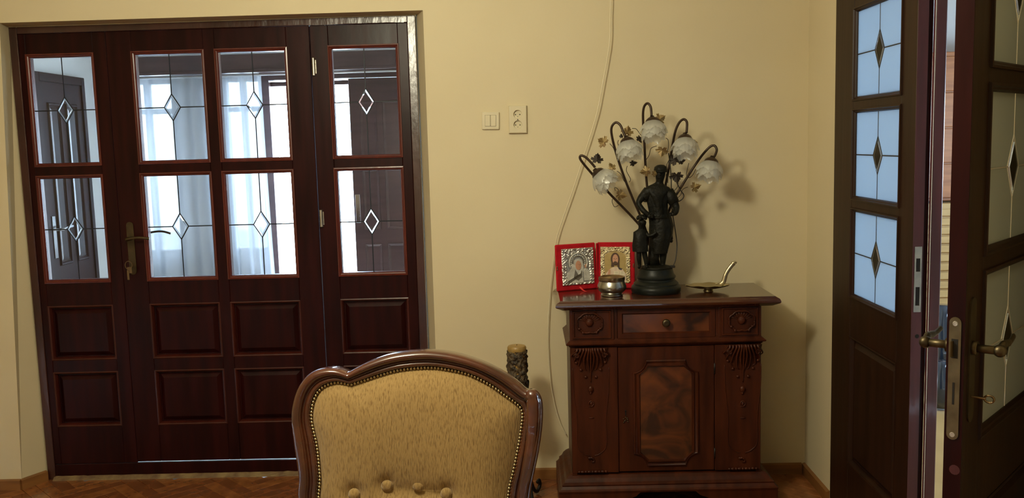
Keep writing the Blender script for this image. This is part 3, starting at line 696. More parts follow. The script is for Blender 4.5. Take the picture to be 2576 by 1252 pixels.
for i in range(4): MB().box((.02, -.015, zc0+.02+(zc1-zc0-.04)*i/4), (.93, 0, zc0+.01+(zc1-zc0-.04)*(i+1)/4), .004).build('shelf_front', 'pine', bx)
MB().box((0, .25, 0), (.95, .33, zc0)).build('back_board', 'pale_pine', bx)
wd = empty('wardrobe', Matrix.Translation((1.50, 1.62, 0))); prop(wd, 'dark brown wardrobe seen only through the clear glass diamonds of the frosted door', 'wardrobe')
MB().box((0, .02, 0), (.93, .55, 2.5), .004).build('carcass', 'hall_door', wd)
for i in (0, 1): MB().box((.01+.46*i, 0, .08), (.455+.46*i, .02, 2.46), .003).build('door', 'edge', wd)
lc = empty('louvred_chest', Matrix.Translation((2.48, 1.75, 0))); prop(lc, 'pale pine louvred chest below the orange cupboard', 'chest')
ztop = zc0-.01; zbot = .0
MB().box((0, .01, 0), (1.0, .09, ztop), .004).build('chest_body', 'pale_pine', lc)
for i in range(10): MB().box((.02, -.01, .48+(ztop-.50)*i/10), (.98, .01, .48+(ztop-.50)*(i+.75)/10), .003).build('slat', 'pale_pine', lc)
for k, (xx, yy, rr2, hh2) in enumerate(((2.47, 1.38, .11, .50), (2.62, 1.18, .09, .34), (2.29, .98, .08, .26))):
    m = MB().lathe([(0, 0), (rr2*.7, 0), (rr2, hh2*.3), (rr2*.95, hh2*.6), (rr2*.4, hh2*.85), (rr2*.45, hh2), (0, hh2)], (0, 0, 0), 20)
    o = m.build('floor_jar', 'darkglass', smooth=True); o.location = (xx, yy, 0)
    prop(o, ['tall dark glazed jar, largest on the next room floor', 'medium dark glazed jar right of the tallest jar', 'small dark glazed jar nearest the door gap'][k], 'jar', 'dark jars in the next room')

# ------------------------------------------------------------------ carved cabinet
cb = empty('carved_cabinet', Matrix.Translation((0, 0, 0))); prop(cb, 'carved dark walnut cabinet with one drawer and one door against the cream wall', 'cabinet')
BX0, BX1, BY = .162, .946, -.345
def slab(name, rects, mat, parent=cb, sm=35):
    """stack of horizontal rectangles (x0,x1,yfront,z): a moulded slab against the wall"""
    vs = []
    for x0, x1, yf, z in rects: vs += [(x0, yf, z), (x1, yf, z), (x1, -.016, z), (x0, -.016, z)]
    n = len(rects)
    fs = [(j*4+k, j*4+(k+1) % 4, (j+1)*4+(k+1) % 4, (j+1)*4+k) for j in range(n-1) for k in range(4)]+[(0, 1, 2, 3), tuple((n-1)*4+k for k in range(4))]
    return MB().add(vs, fs).build(name, mat, parent)
def mslab(name, prof, mat, x0=BX0, x1=BX1, yf=BY): return slab(name, [(x0-o, x1+o, yf-o, z) for o, z in prof], mat)
T0, T1, TY = .104, 1.018, -.384
slab('top', [(T0+.03, T1-.03, TY+.02, .846), (T0+.004, T1-.004, TY+.002, .858), (T0, T1, TY, .862), (T0+.001, T1-.001, TY, .868), (T0+.005, T1-.005, TY+.004, .876), (T0+.016, T1-.016, TY+.010, .882), (T0+.020, T1-.022, TY+.012, .886)], 'cab_top')
MB().box((BX0, BY, .11), (BX0+.02, -.016, .846)).build('side_panel', 'cab', cb)
MB().box((BX1-.02, BY, .11), (BX1, -.016, .846)).build('side_panel', 'cab', cb)
MB().box((BX0+.02, -.03, .11), (BX1-.02, -.016, .846)).build('back_panel', 'cab', cb)
# frieze
DX0, DX1 = pY(1552, 800, BY).x, pY(1800, 800, BY).x
zf0, zf1 = .715, .846
for (a, b) in ((BX0, DX0-.012), (DX1+.012, BX1)):
    MB().box((a, BY-.004, zf0), (b, BY+.02, zf1), .002).build('frieze_block', 'cab', cb)
    MB().ring(a+.012, b-.012, zf0+.008, zf1-.006, [(0, BY-.004), (.002, BY-.009), (.006, BY-.009), (.009, BY-.0045)]).build('block_moulding', 'cab', cb)
MB().box((DX0-.012, BY+.003, zf0), (DX0, BY+.02, zf1)).build('frieze_stile', 'cab', cb); MB().box((DX1, BY+.003, zf0), (DX1+.012, BY+.02, zf1)).build('frieze_stile', 'cab', cb)
dr = MB(); dr.ring(DX0+.002, DX1-.002, zf0+.004, zf1-.004, [(0, BY+.02), (0, BY-.002), (.018, BY-.002), (.024, BY+.007)]).build('drawer', 'cab', cb)
df = bpy.data.objects[[o.name for o in bpy.data.objects if o.name.startswith('drawer')][-1]]
MB().ring(DX0+.024, DX1-.024, zf0+.026, zf1-.026, [(0, BY+.0075), (.002, BY+.006)], cap=True).build('veneer_field', 'burl', df, label='burl veneer drawer front')
kc = pY(1675, 811, BY)
MB().lathe([(0, 0), (.007, 0), (.006, .008), (.014, .013), (.017, .019), (.015, .025), (.008, .027), (0, .025)], (0, 0, 0), 20, Matrix.Translation((kc.x, BY+.006, kc.z)) @ Matrix.Rotation(pi/2, 4, 'X')).build('knob', 'brass', df, smooth=True)
# cornice under the drawer
mslab('waist_cornice', [(-.004, .684), (.004, .690), (.006, .694), (.016, .698), (.018, .703), (.010, .709), (.002, .716), (-.002, .720)], 'cab')
# base
mslab('base_moulding', [(.062, .078), (.064, .086), (.056, .092), (.048, .102), (.050, .108), (.038, .116), (.030, .130), (.018, .140), (.004, .146), (-.01, .150)], 'cab', x0=BX0+.004, x1=BX1-.0, yf=BY+.020)
f = MB()
def foot(x0, x1, flip):
    pts = [(x0, 0), (x1-.04, 0), (x1-.02, .02), (x1-.01, .045), (x1+.03, .06), (x1+.05, .078), (x0, .078)]
    if flip: pts = [(x0+x1-x, z) for x, z in pts]
    return MB().plate(pts, BY-.040, BY-.020)
foot(.102, .102+.29, False).build('bracket_foot', 'cab', cb); foot(1.008-.29, 1.008, True).build('bracket_foot', 'cab', cb)
for xx in (.102, .99): MB().box((xx, BY-.02, 0), (xx+.018, -.02, .078)).build('bracket_foot', 'cab', cb)
# cupboard front
PX0, PX1 = pY(1556, 1000, BY).x, pY(1797, 1000, BY).x
zb_, zt_ = .150, .684
for (a, b) in ((BX0, PX0-.002), (PX1+.002, BX1)):
    MB().box((a, BY-.002, zb_), (b, BY+.02, zt_), .002).build('pilaster', 'cab', cb)
dd = MB().box((PX0, BY+.001, zb_+.002), (PX1, BY+.02, zt_-.002), .002).build('door', 'cab', cb)
# octagonal moulding with hollowed corners
def octo(x0, x1, z0, z1, c, off, n=5):
    pts = []
    for (cx, cz, a0) in ((x0, z0, 0), (x1, z0, pi/2), (x1, z1, pi), (x0, z1, -pi/2)):
        # concave quarter circle centred on the corner
        arc = [(cx+(c+off*.4)*cos(a0+pi/2-pi/2*i/n), cz+(c+off*.4)*sin(a0+pi/2-pi/2*i/n)) for i in range(n+1)]
        pts += arc
    # inset straight sides
    out = []
    for x, z in pts:
        out.append((min(max(x, x0+off), x1-off), min(max(z, z0+off), z1-off)))
    return out
ox0, ox1 = pY(1593, 1050, BY).x, pY(1758, 1050, BY).x
oz1, oz0 = pY(1675, 903, BY).z, pY(1675, 1171, BY).z
prof = [(0, .001), (.001, -.006), (.006, -.009), (.010, -.006), (.016, -.005), (.021, -.011), (.026, -.011), (.030, -.003)]
rings = [octo(ox0, ox1, oz0, oz1, .054, o) for o, y in prof]; m = MB()
n_ = len(rings[0]); vs = [(x, BY+prof[j][1], z) for j in range(len(prof)) for x, z in rings[j]]
m.add(vs, [(j*n_+k, j*n_+(k+1) % n_, (j+1)*n_+(k+1) % n_, (j+1)*n_+k) for j in range(len(prof)-1) for k in range(n_)])
m.build('panel_moulding', 'cab', dd, autos=50)
MB().plate(octo(ox0, ox1, oz0, oz1, .054, .029), BY-.0025, BY+.001).build('veneer_panel', 'burl', dd, label='figured burl panel')
kk = pY(1574, 1045, BY)
e_ = MB(); e_.tube([(kk.x, BY+.0005, kk.z+.02), (kk.x, BY-.001, kk.z+.02)], .004, 10); e_.box((kk.x-.002, BY-.001, kk.z), (kk.x+.002, BY+.0005, kk.z+.02)); e_.build('keyhole', 'keyhole', dd)
e_ = MB()
for q in range(8): e_.ball((kk.x+.009*sin(q*2.4), BY-.001, kk.z-.008-.003*q), (.004, .002, .003), 6, 5)
e_.build('escutcheon', 'brass', dd, smooth=True)
for zz in (.585, .225):
    MB().tube([(PX1+.001, BY-.001, zz-.022), (PX1+.001, BY-.001, zz+.022)], .0035, 8).build('hinge', 'iron', dd, smooth=True)
# carved work --------------------------------------------------------------
def cartouche(cx, cz):
    m = MB(); pts = []
    for i in range(73):
        a = 2*pi*i/72; r = 1+.09*abs(sin(4*a))-.07*exp(-((a-1.5*pi)/.5)**2)
        pts.append((cx+.050*r*cos(a), BY-.010, cz+.040*r*sin(a)))
    m.tube(pts, [.0028+.0012*abs(sin(2*i)) for i in range(73)], 7)
    m.ball((cx, BY-.006, cz+.003), (.017, .012, .018), 12, 8)
    m.tube(spline([(cx-.012, BY-.012, cz+.008), (cx-.004, BY-.015, cz+.013), (cx, BY-.015, cz+.008), (cx+.004, BY-.015, cz+.013), (cx+.012, BY-.012, cz+.008)]), .002, 6)
    for s_ in (-1, 1):
        m.ball((cx+s_*.043, BY-.009, cz-.022), (.008, .008, .006), 8, 6); m.ball((cx+s_*.028, BY-.009, cz-.038), (.006, .008, .007), 8, 6)
    for i in range(9):
        a = pi*.15+pi*.7*i/8; m.tube([(cx+.018*cos(a), BY-.003, cz+.014*sin(a)), (cx+.046*cos(a), BY-.005, cz+.037*sin(a))], [.001, .003], 5)
    m.build('cartouche', 'cab', cb, smooth=True, label='carved shell cartouche')
a_ = pY(1483, 812, BY); cartouche(a_.x, a_.z); a_ = pY(1865, 806, BY); cartouche(a_.x, a_.z)
def acanthus(cx, wid, ztop, zbot, seed):
    m = MB(); H = ztop-zbot; hw2 = wid/2
    # bracket core: bulges forward at the top and dies away downwards
    def core(u, v):
        e = 1-abs(2*u-1)**4
        return (cx+wid*.96*(u-.5)*(1-.25*v), BY-.001-(.016*(1-v)**1.5+.002)*e, ztop-H*.62*v)
    m.grid(core, 16, 10)
    def lobe(pts, r0, r1_):
        P = spline([(cx+x*hw2, BY-y, ztop-z*H) for x, y, z in pts], 5); n = len(P)
        m.tube(P, [r0+(r1_-r0)*(i/(n-1))**.8 for i in range(n)], 8)
    for s_ in (-1, 1):
        for k, (x0, x1, z1, x2, z2) in enumerate(((.10, .16, .30, .06, .62), (.22, .34, .28, .30, .55), (.36, .50, .22, .60, .46), (.52, .66, .16, .84, .34), (.68, .80, .10, .97, .20))):
            lobe([(s_*x0, .020, -.0), (s_*x0*1.05, .026, .06), (s_*x1, .020, z1), (s_*x2, .007, z2), (s_*(x2-.10), .004, z2+.06)], .0058, .0020)
            lobe([(s_*(x0+.07), .017, .0), (s_*(x1+.05), .014, z1*.9), (s_*(x2+.02), .003, z2*.9)], .0036, .0012)
        # small volutes under the cornice
        P = [(cx+s_*(hw2*.70+.011*(1-t/26)*cos(t*.55)), BY-.021, ztop-.028+.011*(1-t/26)*sin(t*.55)) for t in range(24)]
        m.tube(P, [.0035-.0001*t for t in range(24)], 6)
        for q in range(3):
            m.ball((cx+s_*hw2*(.74-.24*q), BY-.006, ztop-H*(.40+.20*q)), (.007, .005, .006), 8, 6)
    lobe([(0, .020, 0), (0, .024, .15), (0, .012, .55), (0, .004, .95)], .0050, .0020)
    m.build('acanthus_carving', 'cab', cb, smooth=True, label='carved acanthus bracket')
def garland(cx, zlist):
    def D(m, name): m.build(name, 'cab', cb, smooth=True)
    z = zlist[0]
    D(MB().ball((cx-.001, BY-.004, z), (.012, .009, .015), 10, 8).ball((cx-.002, BY-.004, z-.016), (.005, .006, .007), 8, 6), 'husk_drop')
    z = zlist[1]
    D(MB().tube([(cx+.010*cos(a), BY-.005, z+.011*sin(a)) for a in [2*pi*i/18 for i in range(19)]], .003, 6).ball((cx, BY-.003, z-.012), (.012, .005, .004), 8, 6).ball((cx, BY-.004, z), (.0065, .005, .0085), 8, 6), 'ring_drop')
    D(MB().ball((cx, BY-.003, zlist[2]), (.012, .004, .003), 8, 6), 'leaf_drop')
    z = zlist[3]
    D(MB().tube(spline([(cx-.012, BY-.006, z+.006), (cx-.004, BY-.008, z+.010), (cx+.006, BY-.008, z+.004), (cx+.008, BY-.007, z-.006), (cx, BY-.007, z-.008), (cx-.003, BY-.006, z-.002)]), [.004]*12+[.003]*19, 8).ball((cx-.012, BY-.005, z+.008), (.007, .006, .006), 8, 6), 'rosette')
for (cpx, rngx) in ((1487, 0), (1868, 1)):
    c = pY(cpx, 1000, BY).x
    zt2 = .684
    acanthus(c, .162 if not rngx else .166, zt2, pY(cpx, 965, BY).z, rngx)
    garland(c, [pY(cpx, 978, BY).z, pY(cpx, 1014, BY).z, pY(cpx, 1050, BY).z, pY(cpx, 1155, BY).z])
    for s_ in (-1, 1):
        MB().tube(spline([(c+s_*.075, BY-.003, .60), (c+s_*.072, BY-.003, .50), (c+s_*.060, BY-.003, .38), (c+s_*.060, BY-.003, .27), (c+s_*.035, BY-.003, .235), (c+s_*.01, BY-.003, .225)]), .0022, 6).build('carved_fillet', 'cab', cb, smooth=True)
    for i in range(9):
        MB().ball((c-.055+.0155*i*.9, BY-.006, .157), (.010 if i % 2 else .007, .006, .0055), 8, 6).build('bead', 'cab', cb, smooth=True)

# ------------------------------------------------------------------ things on the cabinet
ZT_ = .886
# --- icon diptych
def icon_panel(name, bl_, br_, tl_z, lab, mat_frame, silver):
    x = (Vector(br_)-Vector(bl_)); Wd = x.length; x.normalize()
    z = Vector((0, 0, 1)); y = z.cross(x)
    z2 = (z+y*.06).normalized(); y2 = z2.cross(x)
    Mx = Matrix(((x.x, y2.x, z2.x, bl_[0]), (x.y, y2.y, z2.y, bl_[1]), (x.z, y2.z, z2.z, bl_[2]), (0, 0, 0, 1)))
    return Mx, Wd
cam_z = lambda px, py, y: pY(px, py, y)
L0 = cam_z(1402, 730, -.135); L0.z = ZT_; C0 = cam_z(1503, 722, -.070); C0.z = ZT_; Rr = cam_z(1598, 724, -.10); Rr.z = ZT_
HI = .203
ic = empty('icon_diptych', Matrix.Translation((0, 0, 0))); prop(ic, 'open red velvet diptych with a silver icon and a gilt icon, left end of cabinet', 'icon')
def relief(mb, cx, cz, rx, rz, y, n=20, th=.0012): mb.plate([(cx+rx*cos(2*pi*i/n), cz+rz*sin(2*pi*i/n)) for i in range(n)], y-th, y)
def icon(Mx, Wd, kind):
    def B(mb, name, mat, label=None, **k):
        mb.v = [tuple(Mx @ Vector(p)) for p in mb.v]; return mb.build(name, mat, case, label=label, **k)
    case = MB(); 
    mb = MB().box((0, 0, 0), (Wd-.002, .012, HI), .004); mb.v = [tuple(Mx @ Vector(p)) for p in mb.v]
    case = mb.build('case_panel', 'velvet', ic)
    ix0, ix1 = Wd*.135, Wd*.935 if kind == 'm' else Wd*.88
    if kind == 'c': ix0 = Wd*.08
    iz0, iz1 = HI*.115, HI*.905
    IW, IH = ix1-ix0, iz1-iz0
    mt = 'silver' if kind == 'm' else 'gilt'
    # arch opening
    def inside(u, v):
        bx_, bz = abs(u-.5), v
        if kind == 'm': return bx_ < .36 and .06 < bz < .86 and (bz < .58 or (bx_/.36)**2+((bz-.58)/.28)**2 < 1)
        return bx_ < .36 and .03 < bz < .88 and (bz < .70 or (bx_/.40)**2+((bz-.70)/.19)**2 < 1)
    rn = 0
    def fn(u, v):
        a = inside(u, v)
        q = Vector((u*16, v*21, 3 if kind == 'm' else 8))
        b = .0045*max(0, noise.noise(q)*1.4+.3) + .0015*sin(u*70)*sin(v*90)
        y = (-.0012 if a else -.003-b)
        if u in (0, 1) or v in (0, 1): y = 0
        return (ix0+IW*u, y, iz0+IH*v)
    B(MB().grid(fn, 60, 80), 'embossed_cover', mt, 'embossed silver cover' if kind == 'm' else 'embossed gilt cover', smooth=True)
    def X(u): return ix0+IW*u
    def Z(v): return iz0+IH*v
    for (u, v) in ((.13, .90), (.5, .95), (.86, .90), (.07, .44), (.93, .45), (.1, .07)): B(MB().ball((X(u), -.006, Z(v)), (.0028, .002, .0028), 8, 6), 'garnet', 'gem')
    if kind == 'm':
        h = MB(); h.tube([(X(.50)+.042*cos(a), -.006, Z(.60)+.042*sin(a)) for a in [-.5+(pi+1.0)*i/30 for i in range(31)]], .0030, 8)
        for i in range(15):
            a = -.3+(pi+.6)*i/14; h.ball((X(.50)+.033*cos(a), -.003, Z(.60)+.033*sin(a)), (.004, .002, .004), 8, 5)
        B(h, 'halo', 'pale', smooth=True)
        h = MB(); h.plate([(X(.02+.10), Z(.06)), (X(.10), Z(.30)), (X(.26), Z(.40)), (X(.31), Z(.55)), (X(.40), Z(.68)), (X(.52), Z(.71)), (X(.63), Z(.66)), (X(.66), Z(.50)), (X(.62), Z(.30)), (X(.64), Z(.06))], -.0042, -.001)
        B(h, 'veil', 'pale')
        h = MB(); relief(h, X(.50), Z(.53), .0135, .0205, -.0046)
        B(h, 'face', 'skin')
        h = MB(); relief(h, X(.495), Z(.56), .0030, .0012, -.0054, 10, .0004); relief(h, X(.555), Z(.56), .0030, .0012, -.0054, 10, .0004); h.box((X(.525), -.0058, Z(.50)), (X(.535), -.0054, Z(.55))); relief(h, X(.53), Z(.475), .003, .0010, -.0054, 8, .0004)
        B(h, 'features', 'hair')
        h = MB(); h.plate([(X(.34), Z(.18)), (X(.40), Z(.42)), (X(.52), Z(.22)), (X(.60), Z(.40)), (X(.60), Z(.20)), (X(.48), Z(.12))], -.0052, -.0042)
        B(h, 'mantle_fold', 'robe_shadow')
        h = MB(); h.plate([(X(.68), Z(.10)), (X(.66), Z(.40)), (X(.74), Z(.44)), (X(.84), Z(.36)), (X(.86), Z(.10))], -.0040, -.001); B(h, 'small_robe', 'pale')
        h = MB(); relief(h, X(.74), Z(.50), .007, .009, -.0032); B(h, 'small_face', 'skin')
        h = MB(); h.tube([(X(.50)+.026*cos(a), -.0052, Z(.62)+.026*sin(a)) for a in [-.2+(pi+.4)*i/24 for i in range(25)]], .0022, 6); B(h, 'crown_ring', 'robe_shadow', smooth=True)
        h = MB()
        for i in range(14):
            u = .16+.42*((i*37) % 14)/14; v = .08+.20*((i*23) % 14)/14
            h.tube([(X(u)+.0045*cos(a), -.005, Z(v)+.0045*sin(a)) for a in [2*pi*k/10 for k in range(11)]], .0008, 5)
        B(h, 'robe_rings', 'brass')
    else:
        h = MB(); pts = []
        for i in range(17):
            a = pi*i/16; pts.append((X(.5)+IW*.355*cos(a), Z(.72)+IH*.15*sin(a)))
        h.plate([(X(.145), Z(.03))]+[(X(.855), Z(.03))]+pts, -.0018, -.001); B(h, 'gold_ground', 'icon_gold')
        h = MB(); h.plate([(X(.16), Z(.03)), (X(.18), Z(.27)), (X(.34), Z(.40)), (X(.45), Z(.45)), (X(.58), Z(.45)), (X(.74), Z(.38)), (X(.85), Z(.26)), (X(.85), Z(.03))], -.0032, -.0018); B(h, 'robe', 'robe')
        h = MB(); h.plate([(X(.58), Z(.45)), (X(.74), Z(.40)), (X(.70), Z(.36)), (X(.62), Z(.38))], -.0036, -.0032); B(h, 'mantle', 'robe_dark')
        h = MB(); relief(h, X(.50), Z(.665), .0195, .028, -.0032); h.plate([(X(.36), Z(.45)), (X(.39), Z(.70)), (X(.46), Z(.72)), (X(.46), Z(.45))], -.0042, -.003); h.plate([(X(.64), Z(.44)), (X(.63), Z(.70)), (X(.54), Z(.72)), (X(.57), Z(.45))], -.0042, -.003); B(h, 'hair', 'hair')
        h = MB(); relief(h, X(.505), Z(.655), .0125, .022, -.0046); B(h, 'face', 'skin')
        h = MB(); h.plate([(X(.24), Z(.22)), (X(.28), Z(.38)), (X(.34), Z(.37)), (X(.33), Z(.24))], -.0044, -.0032); B(h, 'raised_hand', 'skin')
        h = MB(); relief(h, X(.505), Z(.555), .009, .008, -.0050, 14); relief(h, X(.465), Z(.675), .003, .0011, -.0060, 10, .0004); relief(h, X(.545), Z(.675), .003, .0011, -.0060, 10, .0004); h.box((X(.50), -.0062, Z(.62)), (X(.51), -.0058, Z(.665))); B(h, 'beard', 'hair')
        h = MB(); h.plate([(X(.46), Z(.10)), (X(.46), Z(.33)), (X(.62), Z(.34)), (X(.63), Z(.10))], -.0050, -.0040); h.plate([(X(.65), Z(.10)), (X(.64), Z(.34)), (X(.80), Z(.32)), (X(.81), Z(.10))], -.0050, -.0040); B(h, 'open_book', 'book')
        h = MB()
        for c_ in (.49, .67):
            for r_2 in (.16, .21, .26, .30): h.box((X(c_), -.0054, Z(r_2)), (X(c_+.10), -.0050, Z(r_2)+.0010))
        B(h, 'book_lines', 'hair')
    # clasp
    h = MB()
    xc = .003 if kind == 'm' else Wd-.007
    for q in (-.006, 0, .006): h.ball((xc, -.002, HI*.5+q), (.003, .003, .003), 8, 6)
    B(h, 'clasp', 'brass_bright', smooth=True)
Mx, Wd = icon_panel('', L0, C0, 0, '', '', 1); icon(Mx, Wd, 'm')
Mx2, Wd2 = icon_panel('', C0, Rr, 0, '', '', 1); icon(Mx2, Wd2, 'c')
mb = MB().box((C0.x-.004, C0.y-.001, ZT_), (C0.x+.004, C0.y+.010, ZT_+HI*.985), .002); mb.build('spine', 'velvet', ic)
rb0 = pY(1456, 720, -.115); rb = MB()
pts = [(rb0.x, -.118, ZT_+.017), (rb0.x+.010, -.128, ZT_+.006), (rb0.x+.020, -.145, ZT_+.0012), (rb0.x+.026, -.155, ZT_+.001)]
vs = []
for p in pts: vs += [(p[0], p[1], p[2]), (p[0]+.009, p[1], p[2])]
rb.add(vs, [(0, 1, 3, 2), (2, 3, 5, 4), (4, 5, 7, 6)]).build('ribbon', 'ribbon', ic)

# --- pewter pot
pc = pY(1540, 742, -.27); pot = empty('pewter_pot', Matrix.Translation((pc.x, -.262, ZT_))); prop(pot, 'squat round pewter pot with a brass rim in front of the gilt icon', 'pot')
MB().lathe([(0, 0), (.043, 0), (.046, .003), (.046, .007), (.041, .011), (.047, .015), (.056, .024), (.0605, .034), (.060, .043), (.055, .055), (.0525, .062), (.0540, .064), (.0540, .072), (.050, .072), (.050, .02), (0, .018)], (0, 0, 0), 48).build('pot_body', 'pewter', pot, autos=40)
MB().lathe([(.0545, .068), (.0550, .072), (.0545, .080), (.050, .081), (.044, .079), (.042, .076), (0, .075)], (0, 0, 0), 48).build('rim', 'brass_bright', pot, autos=40, label='brass rim and inset lid')

# --- silver leaf dish with a curved handle
dc = pY(1782, 728, -.20); ds = empty('leaf_dish', Matrix.Translation((dc.x, -.20, ZT_))); prop(ds, 'shallow silver leaf-shaped dish with a curved handle, right end of the cabinet top', 'dish')
def dfn(u, v, dz=0):
    a = 2*pi*u; r = v
    L = .098*(1+.0*cos(a)) if cos(a) < 0 else .088
    x = L*r*cos(a)*(1 if cos(a) > 0 else 1); y = .062*r*sin(a)*(1-.25*max(0, -cos(a)))
    z = .010+.016*r**2.2+.0015*cos(9*a)*r*r
    return (x, y, z+dz)
m = MB().grid(lambda u, v: dfn(u, v), 48, 12); m.grid(lambda u, v: dfn(u, v, -.0018), 48, 12); m.build('bowl', 'dish', ds, smooth=True)
MB().lathe([(0, 0), (.022, 0), (.020, .004), (.016, .009), (0, .0095)], (0, 0, 0), 24).build('foot', 'dish', ds, autos=40)
def DP(px, py, dy=0): q = pY(px, py, -.20+dy); return (q.x-dc.x, dy, q.z-ZT_)
MB().tube(spline([DP(1812, 716), DP(1820, 709), DP(1826, 690), DP(1834, 676), DP(1842, 666), DP(1846, 661)]), [.010]*4+[.010]*8+[.009]*9+[.009]*5+[.010]*5, 10, flat=.7).build('handle', 'dish', ds, smooth=True)
MB().tube(spline([DP(1842, 664), DP(1848, 659), DP(1853, 661)]), .0045, 8).build('handle_tip', 'dish', ds, smooth=True)
MB().tube(spline([DP(1800, 714), DP(1812, 711), DP(1822, 716), DP(1834, 714)]), .004, 8).build('handle_scroll', 'dish', ds, smooth=True)

# --- figural lamp ---------------------------------------------------------
LY_ = -.20
lb_ = pY(1652, 735, -.22)
lamp = empty('figural_lamp', Matrix.Translation((lb_.x, LY_, ZT_))); prop(lamp, 'black bronze lamp of a man and a child under five frosted flower shades', 'lamp')
ORG = Vector((lb_.x, LY_, ZT_))
def LP(px, py, dy=0):
    q = pY(px, py, LY_+dy); return Vector((q.x, LY_+dy, q.z))-ORG
MB().lathe([(0, 0), (.100, 0), (.104, .006), (.105, .020), (.102, .028), (.095, .034), (.094, .040), (.086, .048), (.080, .052), (.079, .060), (.083, .064), (.083, .070), (.076, .078), (.072, .092), (.070, .100), (.064, .105), (0, .105)], (0, 0, 0), 48).build('base', 'bronze_base', lamp, autos=35, label='stepped round base')
ZB = .105
# ground and tree stump between the figures
m = MB(); m.lathe([(.068, ZB-.002), (.060, ZB+.006), (.035, ZB+.012), (0, ZB+.012)], (0, 0, 0), 24)
m.build('ground_mound', 'bronze', lamp, smooth=True)
st = MB().tube([LP(1645, 670), LP(1643, 640), LP(1645, 610), LP(1645, 575), LP(1645, 545)], [.028, .022, .020, .021, .018], 12); st.build('stump', 'bronze', lamp, smooth=True)
def skin(name, verts, edges, radii, mat, root=0, sub=2, label=None):
    me = bpy.data.meshes.new(name); me.from_pydata([tuple(v) for v in verts], edges, []); o = bpy.data.objects.new(name, me); COL.objects.link(o); o.parent = lamp
    sk = o.modifiers.new('skin', 'SKIN'); sk.use_smooth_shade = True
    lay = me.skin_vertices[0].data if me.skin_vertices else None
    if lay is None:
        bm = bmesh.new(); bm.from_mesh(me); bm.verts.layers.skin.verify(); bm.to_mesh(me); bm.free(); lay = me.skin_vertices[0].data
    for i, r in enumerate(radii):
        lay[i].radius = r if isinstance(r, tuple) else (r, r); lay[i].use_root = (i == root)
    ss = o.modifiers.new('sub', 'SUBSURF'); ss.levels = sub; ss.render_levels = sub
    me.materials.append(M[mat]);
    if label: o['label'] = label
    return o
# man: pelvis root
V = []; E_ = []; RD = []
def add(p, r, prev=None):
    V.append(p); RD.append(r)
    if prev is not None: E_.append((prev, len(V)-1))
    return len(V)-1
pel = add(LP(1661, 553, 0), (.036, .027))
wa = add(LP(1656, 530, 0), (.034, .024), pel); ch = add(LP(1653, 500, 0), (.042, .028), wa); up_ = add(LP(1654, 476, .004), (.040, .024), ch)
nk = add(LP(1659, 461, 0), .013, up_); hd0 = add(LP(1660, 451, -.004), .018, nk); hd = add(LP(1661, 436, -.006), .0245, hd0); hdt = add(LP(1662, 424, -.002), .020, hd)
# viewer-left arm, hand on the apron
a1 = add(LP(1630, 480, -.004), .020, up_); a2 = add(LP(1615, 494, -.010), .018, a1); a3 = add(LP(1605, 512, -.02), .013, a2); a4 = add(LP(1618, 530, -.04), .0115, a3); a5 = add(LP(1634, 543, -.045), .010, a4)
# viewer-right arm
b1 = add(LP(1678, 480, -.002), .020, up_); b2 = add(LP(1690, 500, -.006), .019, b1); b3 = add(LP(1702, 520, -.012), .016, b2); b4 = add(LP(1699, 535, -.03), .014, b3); b5 = add(LP(1692, 538, -.04), .012, b4)
# legs
l1 = add(LP(1650, 575, -.01), (.025, .022), pel); l2 = add(LP(1648, 610, -.02), .020, l1); l3 = add(LP(1650, 640, -.012), .016, l2); l4 = add(LP(1651, 668, -.004), .011, l3); l5 = add(LP(1645, 674, -.028), (.011, .008), l4)
r1 = add(LP(1674, 578, 0), (.026, .022), pel); r2 = add(LP(1670, 615, -.004), .021, r1); r3 = add(LP(1668, 645, .0), .016, r2); r4 = add(LP(1667, 668, .0), .011, r3); r5 = add(LP(1675, 674, -.022), (.011, .008), r4)
skin('man_figure', V, E_, RD, 'bronze', label='bronze man in cap, short sleeves and apron')
# his head details, cap, collar, apron, rolled sleeves, belt, boot
m = MB(); m.ball(LP(1661, 438, -.026), (.004, .006, .006), 8, 6)
m.ball(LP(1654, 434, -.022), .003, 6, 5); m.ball(LP(1667, 434, -.022), .003, 6, 5); m.ball(LP(1660, 447, -.022), (.006, .004, .002), 8, 5)
m.ball(LP(1646, 441, -.004), (.003, .006, .007), 6, 5); m.ball(LP(1677, 441, -.004), (.003, .006, .007), 6, 5); m.build('face', 'bronze', lamp, smooth=True)
m = MB(); c = LP(1662, 428, 0); m.lathe([(.0265, -.006), (.028, .002), (.025, .014), (.014, .022), (0, .024)], c, 20, mod=lambda w, t, r, z: (r*(1+.04*sin(5*w)), z)); m.tube(spline([c+Vector((-.020, -.02, -.004)), c+Vector((0, -.034, -.006)), c+Vector((.020, -.02, -.004))]), .004, 6)
m.build('cap', 'bronze', lamp, smooth=True)
def cloth(cx0, pts, name, n=28, seed=0):
    """hanging drapery: list of (px,py,rx,ry) rings"""
    m = MB(); vs = []; rg = []
    for (px, py, rx, ry, dy) in pts:
        c = LP(px, py, dy); rg.append((c, rx, ry))
    for j, (c, rx, ry) in enumerate(rg):
        for k in range(n):
            w = 2*pi*k/n; q = 1+.10*sin(5*w+j*.6+seed)*(j/len(rg))+.05*sin(9*w+seed)
            vs.append((c.x+rx*q*cos(w), c.y+ry*q*sin(w), c.z))
    m.add(vs, [(j*n+k, j*n+(k+1) % n, (j+1)*n+(k+1) % n, (j+1)*n+k) for j in range(len(rg)-1) for k in range(n)])
    return m.build(name, 'bronze', lamp, smooth=True)
